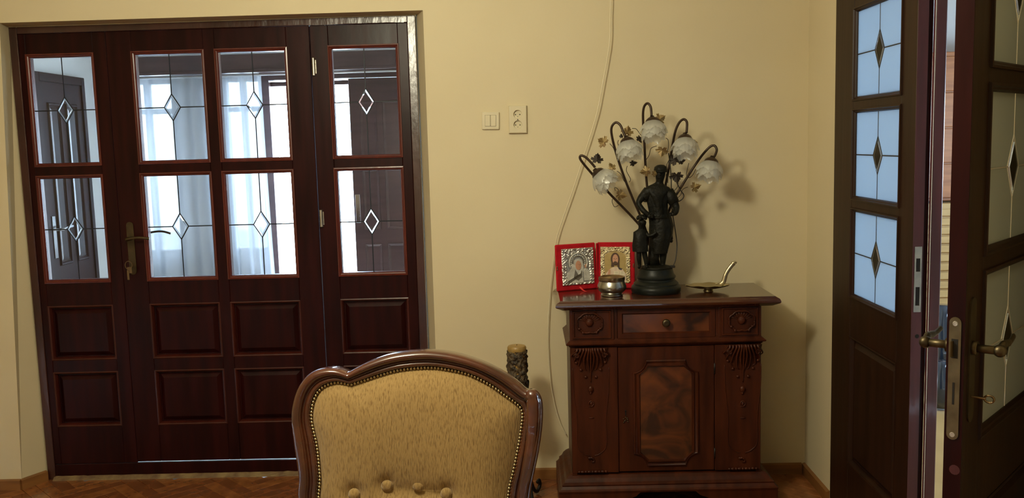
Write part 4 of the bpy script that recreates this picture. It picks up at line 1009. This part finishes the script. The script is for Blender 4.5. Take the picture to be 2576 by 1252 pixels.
cloth(0, [(1657, 468, .022, .016, 0), (1655, 478, .052, .027, 0), (1654, 492, .051, .031, 0), (1653, 510, .043, .030, 0), (1656, 530, .040, .029, 0), (1658, 545, .043, .031, 0)], 'shirt', seed=1)
cloth(0, [(1658, 538, .042, .030, -.002), (1660, 548, .047, .033, -.002), (1664, 568, .050, .036, -.004), (1664, 590, .046, .036, -.006), (1660, 612, .042, .034, -.008), (1658, 636, .036, .03, -.008)], 'apron', seed=2)
for (p, q, r0, r1_) in (((1633, 479), (1617, 500), .024, .021), ((1680, 480), (1697, 512), .024, .022)):
    MB().tube([LP(*p), (LP(*p)+LP(*q))/2, LP(*q, -.01)], [r0, (r0+r1_)/2+.002, r1_], 12).build('sleeve', 'bronze', lamp, smooth=True)
MB().tube([LP(1658+26*cos(a), 546+2*sin(a), -.034*sin(a)-.002) for a in [2*pi*i/20 for i in range(21)]], .005, 8).build('belt', 'bronze', lamp, smooth=True)
m = MB(); m.tube([LP(1682, 570, .0), LP(1686, 590, -.004), LP(1687, 602, -.01)], [.012, .010, .010], 10); m.tube([LP(1684, 602, -.006), LP(1690, 607, -.018)], [.009, .007], 8); m.build('hanging_boot', 'bronze', lamp, smooth=True)
for (px, py, dy, s_) in ((1634, 543, -.047, 1), (1693, 538, -.045, -1)):
    m = MB(); c = LP(px, py, dy); m.ball(c, (.010, .008, .009), 10, 7)
    for i in range(4): m.tube([c+Vector((s_*.004, -.003, .006-.004*i)), c+Vector((s_*.012, -.006, .005-.004*i)), c+Vector((s_*.017, -.001, .003-.004*i))], [.0026, .0024, .002], 6)
    m.tube([c+Vector((0, -.004, .008)), c+Vector((s_*.008, -.008, .012))], [.0028, .002], 6)
    m.build('hand', 'bronze', lamp, smooth=True)
# child
V = []; E_ = []; RD = []
pel = add(LP(1613, 612, -.03), (.020, .016)); c1 = add(LP(1612, 597, -.03), (.020, .016), pel); c2 = add(LP(1612, 583, -.03), (.021, .015), c1)
n1 = add(LP(1614, 574, -.03), .010, c2); h1 = add(LP(1615, 562, -.032), .021, n1); h2 = add(LP(1616, 551, -.03), .019, h1)
e1 = add(LP(1624, 585, -.034), .010, c2); e2 = add(LP(1632, 594, -.044), .008, e1); e3 = add(LP(1644, 590, -.050), .0075, e2); e4 = add(LP(1652, 583, -.05), .007, e3)
g1 = add(LP(1602, 588, -.03), .010, c2); g2 = add(LP(1599, 605, -.034), .009, g1); g3 = add(LP(1604, 617, -.04), .008, g2)
k1 = add(LP(1608, 628, -.03), .014, pel); k2 = add(LP(1607, 650, -.034), .011, k1); k3 = add(LP(1609, 668, -.03), .008, k2); k4 = add(LP(1607, 674, -.045), (.008, .006), k3)
q1 = add(LP(1619, 628, -.028), .014, pel); q2 = add(LP(1624, 650, -.03), .011, q1); q3 = add(LP(1626, 668, -.03), .008, q2); q4 = add(LP(1628, 674, -.045), (.008, .006), q3)
skin('child_figure', V, E_, RD, 'bronze', label='bronze child clinging to the man')
m = MB()
for i in range(26):
    a = i*2.4; b = .2+1.1*((i*7) % 26)/26
    c = LP(1615, 556, -.028); m.ball(c+Vector((.021*cos(a)*sin(b)*1.0, .021*sin(a)*sin(b), .017*cos(b)+.005)), .0072, 6, 5)
m.build('curly_hair', 'bronze', lamp, smooth=True)
m = MB(); m.ball(LP(1615, 564, -.053), (.003, .004, .003), 6, 5); m.ball(LP(1611, 560, -.051), .002, 6, 4); m.ball(LP(1619, 560, -.051), .002, 6, 4); m.build('child_face', 'bronze', lamp, smooth=True)
cloth(0, [(1612, 576, .012, .010, -.03), (1612, 583, .031, .021, -.03), (1611, 600, .030, .022, -.03), (1611, 617, .033, .025, -.03), (1612, 632, .033, .025, -.03)], 'tunic', n=20, seed=3)

# stems, cups and shades
stems = [
 ([(1646, 660, .02), (1625, 590, .03), (1600, 556, .03), (1560, 514, .02), (1530, 483, .012), (1492, 440, .0), (1469, 413, -.008), (1459, 398, -.010), (1462, 391, -.012), (1474, 396, -.016), (1488, 410, -.02), (1497, 421, -.02)], (1502, 433), (.62, -.25, -.74), (1533, 462)),
 ([(1648, 660, .02), (1628, 590, .03), (1612, 545, .03), (1592, 500, .026), (1570, 445, .02), (1550, 385, .01), (1539, 340, .0), (1539, 319, -.006), (1549, 308, -.012), (1560, 314, -.02), (1568, 332, -.03), (1573, 343, -.035)], (1577, 352), (.16, -.30, -.94), (1589, 380)),
 ([(1649, 660, .026), (1640, 560, .034), (1629, 480, .034), (1624, 420, .03), (1621, 360, .022), (1618, 310, .012), (1618, 280, .004), (1622, 265, -.004), (1630, 260, -.014), (1637, 270, -.022), (1639, 292, -.028)], (1641, 302), (.02, -.32, -.95), (1642, 338)),
 ([(1652, 660, .026), (1662, 560, .034), (1672, 480, .034), (1682, 425, .03), (1691, 370, .022), (1699, 330, .012), (1709, 308, .004), (1720, 300, -.006), (1728, 308, -.016), (1727, 334, -.026)], (1723, 345), (-.05, -.32, -.94), (1721, 374)),
 ([(1654, 660, .02), (1664, 590, .03), (1690, 512, .03), (1715, 468, .024), (1742, 425, .016), (1765, 392, .008), (1785, 370, .0), (1797, 366, -.008), (1803, 376, -.014), (1800, 388, -.02), (1795, 397, -.024)], (1790, 403), (-.22, -.25, -.94), (1779, 428))]
def shade_mesh():
    m = MB(); n = 60
    for tier, (r0, z0, z1, ph, flare) in enumerate(((.026, .0, .050, 0, .055), (.034, .022, .072, .5, .050), (.024, .040, .084, 1.0, .044))):
        def mod(w, t, r, z, ph=ph, tier=tier):
            k = .5+.5*cos(6*(w+ph)); rr3 = r*(1+.10*k*t+.025*sin(19*w+tier)*t)
            return rr3, z+(.012*k-.006)*t*t*1.2+.003*sin(23*w)*t*t
        prof = [(r0+(flare-r0)*sin(pi/2*t)**.8, z0+(z1-z0)*t) for t in [i/8 for i in range(9)]]
        if tier == 0: prof = [(.010, -.002), (.020, .002)]+prof
        m.lathe(prof, (0, 0, 0), n, mod=mod)
    return m
shm = shade_mesh().build('shade', 'shade', mesh_only=True, smooth=True)
def cup_mesh():
    m = MB(); m.lathe([(0, -.014), (.008, -.014), (.010, -.008), (.018, -.004), (.027, .004), (.031, .014), (.033, .018)], (0, 0, 0), 32, mod=lambda w, t, r, z: (r*(1+.05*cos(6*w)*t), z+.004*cos(6*w)*t*t))
    m.ball((0, 0, 0), .012, 8, 6); return m
cpm = cup_mesh().build('shade_cup', 'stem', mesh_only=True, smooth=True)
for k, (path, cup, dr_, sc) in enumerate(stems):
    MB().tube(spline([LP(*p) for p in path], 5), .0052, 10).build('stem', 'stem', lamp, smooth=True)
    dy = path[-1][2]; c = LP(cup[0], cup[1], dy); d = Vector(dr_).normalized()
    rot = d.to_track_quat('Z', 'Y').to_euler()
    s_ = inst('shade', shm, lamp, c+d*.006, rot, (.98, .98, .92)); inst('shade_cup', cpm, lamp, c-d*.004, rot)
# vine leaves and tendrils
def leafpoly():
    base = [(0, -.15), (.22, -.42), (.40, -.34), (.50, -.44), (.62, -.22), (.50, -.10), (.72, -.02), (.95, .06), (.80, .22), (.86, .38), (.62, .36), (.46, .30), (.50, .56), (.34, .62), (.30, .80), (.14, .82), (0, 1.05)]
    return base+[(-x, z) for x, z in base[-2:0:-1]]
LPG = leafpoly()
def leafobj(px, py, sz, ang, mat, dy, fold=1.0, tilt=0.0):
    m = MB(); n = len(LPG); s_ = sz/598*.95
    def pt(x, z, y): return Vector((x*s_*fold, (.25*abs(x)+.12*sin(3*z)+.04*sin(9*x+5*z))*s_+y, z*s_))
    vs = [pt(x, z, 0) for x, z in LPG]+[pt(0, .1, 0)]; vs2 = [v+Vector((0, .0009, 0)) for v in vs]
    fs = [(i, (i+1) % n, n) for i in range(n)]+[(n+1+(i+1) % n, n+1+i, 2*n+1) for i in range(n)]+[(i, n+1+i, n+1+(i+1) % n, (i+1) % n) for i in range(n)]
    m.add(vs+vs2, fs)
    o = m.build('leaf', mat, lamp); o.location = LP(px, py, dy); o.rotation_euler = (tilt, radians(ang), 0)
    o['label'] = 'gilded vine leaf' if mat == 'leafg' else 'dark vine leaf'
for q in ((1520, 358, 19, -60, 'leafg', -.01), (1578, 334, 19, 10, 'leafg', .01), (1502, 403, 19, 8, 'leafd', -.03), (1590, 411, 15, 80, 'leafd', -.03, .6), (1607, 347, 16, 150, 'leafd', .0, .5),
          (1659, 300, 18, 60, 'leafg', -.02), (1666, 377, 19, -170, 'leafg', -.03), (1628, 430, 20, -100, 'leafg', -.02, .8), (1645, 436, 13, 100, 'leafg', -.02, .7), (1670, 334, 16, 20, 'leafd', -.0, .4), (1700, 405, 21, -30, 'leafd', .0), (1712, 407, 15, 70, 'leafd', -.01, .6),
          (1702, 441, 21, 175, 'leafd', -.01), (1746, 472, 20, 70, 'leafg', -.02, .8), (1558, 490, 21, 100, 'leafg', -.03, .8), (1541, 423, 17, -30, 'leafg', .0, .7), (1746, 357, 10, 100, 'leafg', .0, .7), (1563, 344, 9, 0, 'leafd', .0, .7)):
    leafobj(*q)
for pts in ([(1534, 361), (1543, 372), (1550, 390), (1557, 396)], [(1590, 323), (1600, 324), (1608, 334), (1614, 342)], [(1556, 352), (1554, 360), (1559, 374)], [(1625, 402), (1633, 390), (1638, 373), (1652, 367)],
            [(1675, 347), (1681, 353), (1681, 372), (1675, 388)], [(1578, 417), (1576, 430), (1586, 450), (1583, 458)], [(1552, 430), (1562, 438), (1570, 455), (1579, 463)], [(1548, 480), (1546, 472), (1553, 474), (1559, 484)],
            [(1733, 410), (1728, 430), (1727, 440), (1732, 447)], [(1750, 425), (1744, 438), (1736, 446), (1731, 446)], [(1730, 470), (1718, 476), (1712, 490), (1702, 500)], [(1706, 456), (1704, 470), (1694, 482), (1692, 492)], [(1680, 460), (1680, 440), (1676, 420), (1684, 400)], [(1541, 500), (1540, 508), (1546, 520), (1556, 516)]):
    MB().tube(spline([LP(x, y, -.005) for x, y in pts], 4), .0013, 6).build('tendril', 'leafd', lamp, smooth=True)
MB().tube(spline([LP(1682, 385, .02), LP(1688, 440, .02), LP(1689, 485, .03), LP(1691, 530, .04), LP(1698, 575, .03), LP(1703, 615, .02), LP(1700, 650, .0), LP(1694, 668, -.01)], 6), .0022, 8).build('cord', 'blackcable', lamp, smooth=True)
MB().tube(spline([LP(1698, 450, .01), LP(1712, 478, .01), LP(1720, 490, .01), (LP(1717, 500, .01)), LP(1705, 508, .02), LP(1692, 514, .03)], 5), .0022, 8).build('cord', 'blackcable', lamp, smooth=True)
MB().box(LP(1686, 674, -.02), LP(1697, 666, .0), .002).build('cord_switch', 'blackcable', lamp)

# ------------------------------------------------------------------ wall fittings
def wallthing(name, px0, py0, px1, py1, lab, cat):
    a = pY(px0, py0, -.002); b = pY(px1, py1, -.002)
    e = empty(name, Matrix.Translation(((a.x+b.x)/2, 0, (a.z+b.z)/2))); prop(e, lab, cat); return e, abs(b.x-a.x)/2, abs(a.z-b.z)/2
sw, hw_, hh_ = wallthing('light_switch', 1211, 283, 1257, 324, 'square ivory double light switch on the cream wall', 'light switch')
hw_ = hh_ = .039
sw.rotation_euler = (0, radians(1.2), 0)
MB().box((-hw_, -.010, -hh_), (hw_, 0, hh_), .004).build('frame', 'plastic', sw)
MB().box((-.0245, -.0105, -.0245), (.0245, -.0098, .0245)).build('rocker_gap', 'plastic_gap', sw)
MB().box((-.0238, -.0135, -.0238), (-.0006, -.010, .0238), .001).build('rocker', 'plastic', sw); MB().box((.0006, -.0135, -.0238), (.0238, -.010, .0238), .001).build('rocker', 'plastic', sw)
so, hw_, hh_ = wallthing('socket_outlet', 1280, 266, 1325, 335, 'ivory double power socket right of the switch', 'socket')
hw_, hh_ = .040, .0605
so.rotation_euler = (0, radians(.6), 0)
# plate with two round wells
def socket_plate():
    m = MB(); y = -.017; n = 32
    for cz in (.020, -.020): pass
    R_ = .0185
    for sgn in (1, -1):
        cz = .0225*sgn; z0_ = 0 if sgn > 0 else -hh_+.004; z1_2 = hh_-.004 if sgn > 0 else 0
        rect = []
        for i in range(n):
            a = 2*pi*i/n; dx, dz = cos(a), sin(a)
            t = 1e9
            if dx > 1e-6: t = min(t, (hw_-.004)/dx)
            if dx < -1e-6: t = min(t, -(hw_-.004)/dx)
            if dz > 1e-6: t = min(t, (z1_2-cz)/dz)
            if dz < -1e-6: t = min(t, (z0_-cz)/dz)
            rect.append((dx*t, cz+dz*t))
        vs = [(x, y, z) for x, z in rect]+[(R_*cos(2*pi*i/n), y, cz+R_*sin(2*pi*i/n)) for i in range(n)]+[(R_*.96*cos(2*pi*i/n), y+.011, cz+R_*.96*sin(2*pi*i/n)) for i in range(n)]+[(0, y+.011, cz)]
        fs = [(i, (i+1) % n, n+(i+1) % n, n+i) for i in range(n)]+[(n+i, n+(i+1) % n, 2*n+(i+1) % n, 2*n+i) for i in range(n)]+[(2*n+i, 2*n+(i+1) % n, 3*n) for i in range(n)]
        m.add(vs, fs)
        for (sx, sz) in ((1, 1), (-1, 1)):   # corner fill
            zc_ = z1_2 if sgn > 0 else z0_
            x_ = (hw_-.004)*sx
            ang = math.atan2(zc_-cz, x_) % (2*pi); i = int(ang/(2*pi)*n)
            p, q = rect[i], rect[(i+1) % n]
            m.add([(p[0], y, p[1]), (q[0], y, q[1]), (x_, y, zc_)], [(0, 1, 2)])
            x_2 = x_; zc2 = 0
            ang = math.atan2(zc2-cz, x_2) % (2*pi); i = int(ang/(2*pi)*n); p, q = rect[i], rect[(i+1) % n]
            m.add([(p[0], y, p[1]), (q[0], y, q[1]), (x_2, y, zc2)], [(0, 1, 2)])
    m.ring(-hw_, hw_, -hh_, hh_, [(0, 0), (0, -.010), (.002, -.0155), (.004, -.017)])
    return m
socket_plate().build('plate', 'plastic', so)
for cz in (.0225, -.0225):
    for sx in (-1, 1): MB().tube([(sx*.0095, -.0075, cz-.001), (sx*.0095, -.0063, cz-.001)], .0026, 10).build('pin_hole', 'plastic_gap', so)
    MB().tube([(0, -.0075, cz-.010), (0, -.0063, cz-.010)], .0016, 8).build('screw_hole', 'plastic_gap', so)
MB().tube([(0, -.0172, -.0005), (0, -.0178, -.0005)], .0025, 10).build('screw', 'plastic_gap', so)
# cable down the wall
cp = [(1536, -12), (1535, 40), (1534, 100), (1527, 150), (1518, 200), (1505, 270), (1490, 325), (1466, 400), (1440, 480), (1412, 560), (1400, 600), (1392, 660), (1385, 720), (1380, 790), (1378, 850), (1380, 900), (1385, 960), (1396, 1020), (1410, 1065), (1424, 1092)]
o = MB().tube(spline([Vector((pY(1536, -12, -.03).x+.004, -.02, HT-.01)), Vector((pY(1536, -12, -.03).x+.002, -.028, 2.45))]+[pY(x, y, -.030 if y < 640 else -.020) for x, y in cp], 6), .0024, 8).build('wall_cable', 'cable', smooth=True); prop(o, 'thin cream cable hanging loosely down the wall to the cabinet', 'cable')

# ------------------------------------------------------------------ candle and its stand
cc = pY(1298, 870, -.30)
ctop = cc.z; CH = .24; CZ0 = ctop-CH
cs = empty('candle_stand', Matrix.Translation((cc.x+.006, -.30, 0))); prop(cs, 'black wrought iron floor stand behind the armchair', 'candle stand')
MB().tube([(0, 0, .10), (0, 0, CZ0-.012)], .009, 10).build('pole', 'iron', cs, smooth=True)
MB().lathe([(0, CZ0-.014), (.05, CZ0-.014), (.066, CZ0-.004), (.068, CZ0), (0, CZ0-.006)], (0, 0, 0), 28).build('drip_pan', 'iron', cs, smooth=True)
tipz = pY(1338, 970, -.30).z
for k in range(3):
    a = radians(-60+120*k)
    MB().tube(spline([(cos(a)*r, sin(a)*r, z) for r, z in ((.0, .28), (.05, .20), (.09, .06), (.13, .012), (.16, .03), (.155, .055), (.138, .05))]), .008, 8).build('leg', 'iron', cs, smooth=True)
    MB().tube(spline([(cos(a)*r, sin(a)*r, z) for r, z in ((.02, CZ0-.02), (.05, CZ0-.03), (.078, tipz-.01), (.074, tipz+.006), (.055, tipz+.002))]), .006, 8).build('scroll', 'iron', cs, smooth=True)
cdl = empty('carved_candle', Matrix.Translation((cc.x+.003, -.30, CZ0))); prop(cdl, 'thick carved candle with a dark ornamental relief and plain amber top, behind the armchair', 'candle')
m = MB()
def cf(u, v):
    a = 2*pi*u; z = v*(CH-.018)
    q = Vector((cos(a)*2.2, sin(a)*2.2, z*42)); r = .0395+.006*abs(noise.noise(q))*1.6+.003*noise.noise(q*2.3)
    r += .0035*sin(a*5+z*120)*sin(z*90)
    if v == 0: r = .036
    return (r*cos(a), r*sin(a), z)
m.grid(cf, 90, 110); m.build('carved_relief', 'carved', cdl, smooth=True)
MB().lathe([(0, .002), (.036, .002), (.038, CH-.022), (.0395, CH-.018), (.0395, CH-.004), (.036, CH+.001), (.02, CH+.004), (0, CH+.003)], (0, 0, 0), 36).build('wax_body', 'wax', cdl, autos=35)
MB().tube([(0, 0, CH+.002), (.001, 0, CH+.007)], .0012, 6).build('wick', 'iron', cdl)

# ------------------------------------------------------------------ armchair
ch_ = empty('armchair', Matrix.Translation((0, 0, 0))); prop(ch_, 'gold upholstered armchair with polished walnut frame, back buttons and brass nails', 'armchair')
CY0, CZr, TILT = -1.64, .80, .16
def CP(px, py, off=0, dyb=0):
    """pixel to the reclined plane of the chair back; off = height towards the sitter"""
    n = Vector((0, -1, TILT)).normalized(); d = _fw*F+RT*(px-1288)-UP*(py-626)
    p0 = Vector((0, CY0-dyb, CZr)); t = (p0-CAM).dot(n)/d.dot(n)
    return CAM+d*t+n*off
OUT = [(757, 1420), (760, 1330), (750, 1251), (752, 1199), (740, 1113), (734, 1055), (738, 1013), (752, 972), (779, 939), (814, 925), (848, 924.5), (876, 935), (924, 910), (976, 891), (1028, 882), (1079.5, 880), (1148, 889), (1217.5, 911), (1269, 937), (1305, 962), (1326, 979), (1345, 979), (1358, 992), (1365, 1017), (1364, 1068), (1355.5, 1130), (1345, 1182), (1335, 1234), (1326, 1330), (1326, 1420)]
INN = [(812, 1420), (806, 1330), (803, 1251), (806, 1199), (799, 1122), (786, 1060), (787, 1022), (797, 992), (812, 974), (832, 964), (853, 961), (883, 966.6), (921, 954.5), (962, 941), (1010, 929), (1079.5, 923.5), (1131, 929), (1183, 942), (1235, 968), (1269, 992), (1296, 1011), (1308, 1022), (1313, 1034), (1314, 1048), (1310, 1082), (1302, 1130), (1291, 1184), (1279.6, 1234), (1273, 1330), (1272, 1420)]
Kd = 6
def dense(L_, corner=None):
    pts = [Vector((x, y, 0)) for x, y in L_]
    if corner is None: return spline(pts, Kd)
    a = spline(pts[:corner+1], Kd); b = spline(pts[corner:], Kd); return a[:-1]+b
OD = dense(OUT, 11); ID = dense(INN, 11)
prof = [(0, -.050), (-.012, -.020), (0, .002), (.06, .016), (.18, .026), (.34, .029), (.48, .023), (.56, .013), (.60, .010), (.66, .014), (.76, .019), (.86, .017), (.94, .009), (1, .0), (1.02, -.02), (1, -.050)]
vs = []; N = len(OD)
for i in range(N):
    f_ = i/(N-1)
    bul = .022*max(0, min(1, (OD[i].x-1300)/40))*max(0, 1) if OD[i].x > 1300 and i > N*.6 else 0
    for (t, h) in prof:
        p = OD[i]*(1-t)+ID[i]*t
        vs.append(CP(p.x, p.y, h+bul*(1-t)))
np_ = len(prof)
m = MB().add(vs, [(i*np_+k, i*np_+(k+1) % np_, (i+1)*np_+(k+1) % np_, (i+1)*np_+k) for i in range(N-1) for k in range(np_)]+[tuple(range(np_)), tuple((N-1)*np_+k for k in range(np_))])
fo = m.build('back_frame', 'chairwood', ch_, smooth=True, label='moulded walnut back frame')
# ear scroll on the right
mm = MB().tube(spline([CP(1326, 1000, .022), CP(1338, 991, .034), CP(1342, 1010, .036), CP(1342, 1050, .033), CP(1338, 1110, .030), CP(1328, 1170, .027), CP(1317, 1230, .024), CP(1308, 1300, .02)]), [.010]*3+[.017]*8+[.019]*10+[.017]*22, 12)
mm.build('ear_roll', 'chairwood', ch_, smooth=True)
# upholstery pad
bnd = ID
cen = Vector((1048, 1150, 0))
btn = [(895, 1238), (977, 1217), (1055, 1217), (1125, 1236), (935, 1330), (1015, 1330), (1092, 1330)]
def pad(off=0):
    m = MB(); R_ = 46; n = len(bnd); vs = []
    for j in range(R_+1):
        r = 1-j/R_
        for b in bnd:
            p = cen+(b-cen)*r
            h = .004+.034*(1-r**5)
            for (bx2, by2) in btn:
                d2 = ((p.x-bx2)**2+(p.y-by2)**2); h -= .016*exp(-d2/(24**2))+.004*exp(-d2/(60**2))
            vs.append(CP(p.x, p.y, h))
    m.add(vs, [(j*n+k, j*n+(k+1) % n, (j+1)*n+(k+1) % n, (j+1)*n+k) for j in range(R_) for k in range(n)]); return m
pad().build('back_upholstery', 'fabric', ch_, smooth=True, label='gold chenille back pad')
# back cover of the chair
n = len(ID); m = MB(); m.add([CP(p.x, p.y, -.045) for p in ID], [tuple(range(n))]); m.build('rear_cover', 'fabric', ch_)
for (x, y) in btn:
    c = CP(x, y, .022); m = MB(); nrm = Vector((0, -1, TILT)).normalized()
    m.lathe([(.0, -.008), (.0155, -.008), (.0160, 0), (.014, .005), (.008, .008), (0, .009)], (0, 0, 0), 24, Matrix.Translation(c) @ nrm.to_track_quat('Z', 'Y').to_matrix().to_4x4())
    m.build('button', 'fabric', ch_, smooth=True)
# nails
ns = MB(); acc = 0; step = 8.6; prev = ID[0]
for i in range(1, len(ID)):
    seg = (ID[i]-prev); L_ = seg.length
    while acc+L_ >= step:
        t = (step-acc)/L_; p = prev+seg*t; c = CP(p.x, p.y, .009)
        ns.ball(c, .0044, 8, 6); prev = p; seg = ID[i]-prev; L_ = seg.length; acc = 0
    acc += L_; prev = ID[i]
o = ns.build('nail_trim', 'nail', ch_, smooth=True, label='row of domed brass nails'); o['kind'] = 'stuff'
m = MB().tube([CP(p.x*.985+cen.x*.015, p.y*.985+cen.y*.015, .004) for p in ID[::2]], .0034, 6); m.build('gimp_braid', 'gimp', ch_, smooth=True)
# seat, arms and legs (below the frame of the photograph)
sx0, sx1 = CP(806, 1330).x, CP(1273, 1330).x; sy1 = -1.60; sy0 = -2.16
m = MB().box((sx0-.04, sy0, .30), (sx1+.04, sy1, .37), .012); m.build('seat_rail', 'chairwood', ch_)
def seatf(u, v):
    e = (1-abs(2*u-1)**6)*(1-abs(2*v-1)**6)
    return (sx0-.03+(sx1-sx0+.06)*u, sy0+.01+(sy1-sy0-.02)*v, .372+.085*e**.5)
MB().grid(seatf, 24, 24).build('seat', 'fabric', ch_, smooth=True)
for s_, x in ((-1, sx0-.03), (1, sx1+.03)):
    MB().tube(spline([(x, sy1-.01, .56), (x+s_*.01, -1.75, .565), (x+s_*.03, -1.93, .555), (x+s_*.03, -2.02, .54), (x+s_*.02, -2.05, .51), (x+s_*.01, -1.98, .44), (x, -1.96, .36)]), .02, 10).build('arm', 'chairwood', ch_, smooth=True)
    MB().tube(spline([(x, sy0+.03, .34), (x+s_*.02, sy0, .26), (x+s_*.0, sy0+.02, .12), (x+s_*.01, sy0-.01, .0)]), [.03]*6+[.022]*6+[.016]*7, 10).build('leg', 'chairwood', ch_, smooth=True)
    MB().tube(spline([(x*.98+.02*0, sy1+.02, .62), (x, sy1+.01, .34), (x, sy1+.04, .15), (x, sy1+.09, .0)]), [.026]*6+[.022]*6+[.016]*7, 10).build('leg', 'chairwood', ch_, smooth=True)
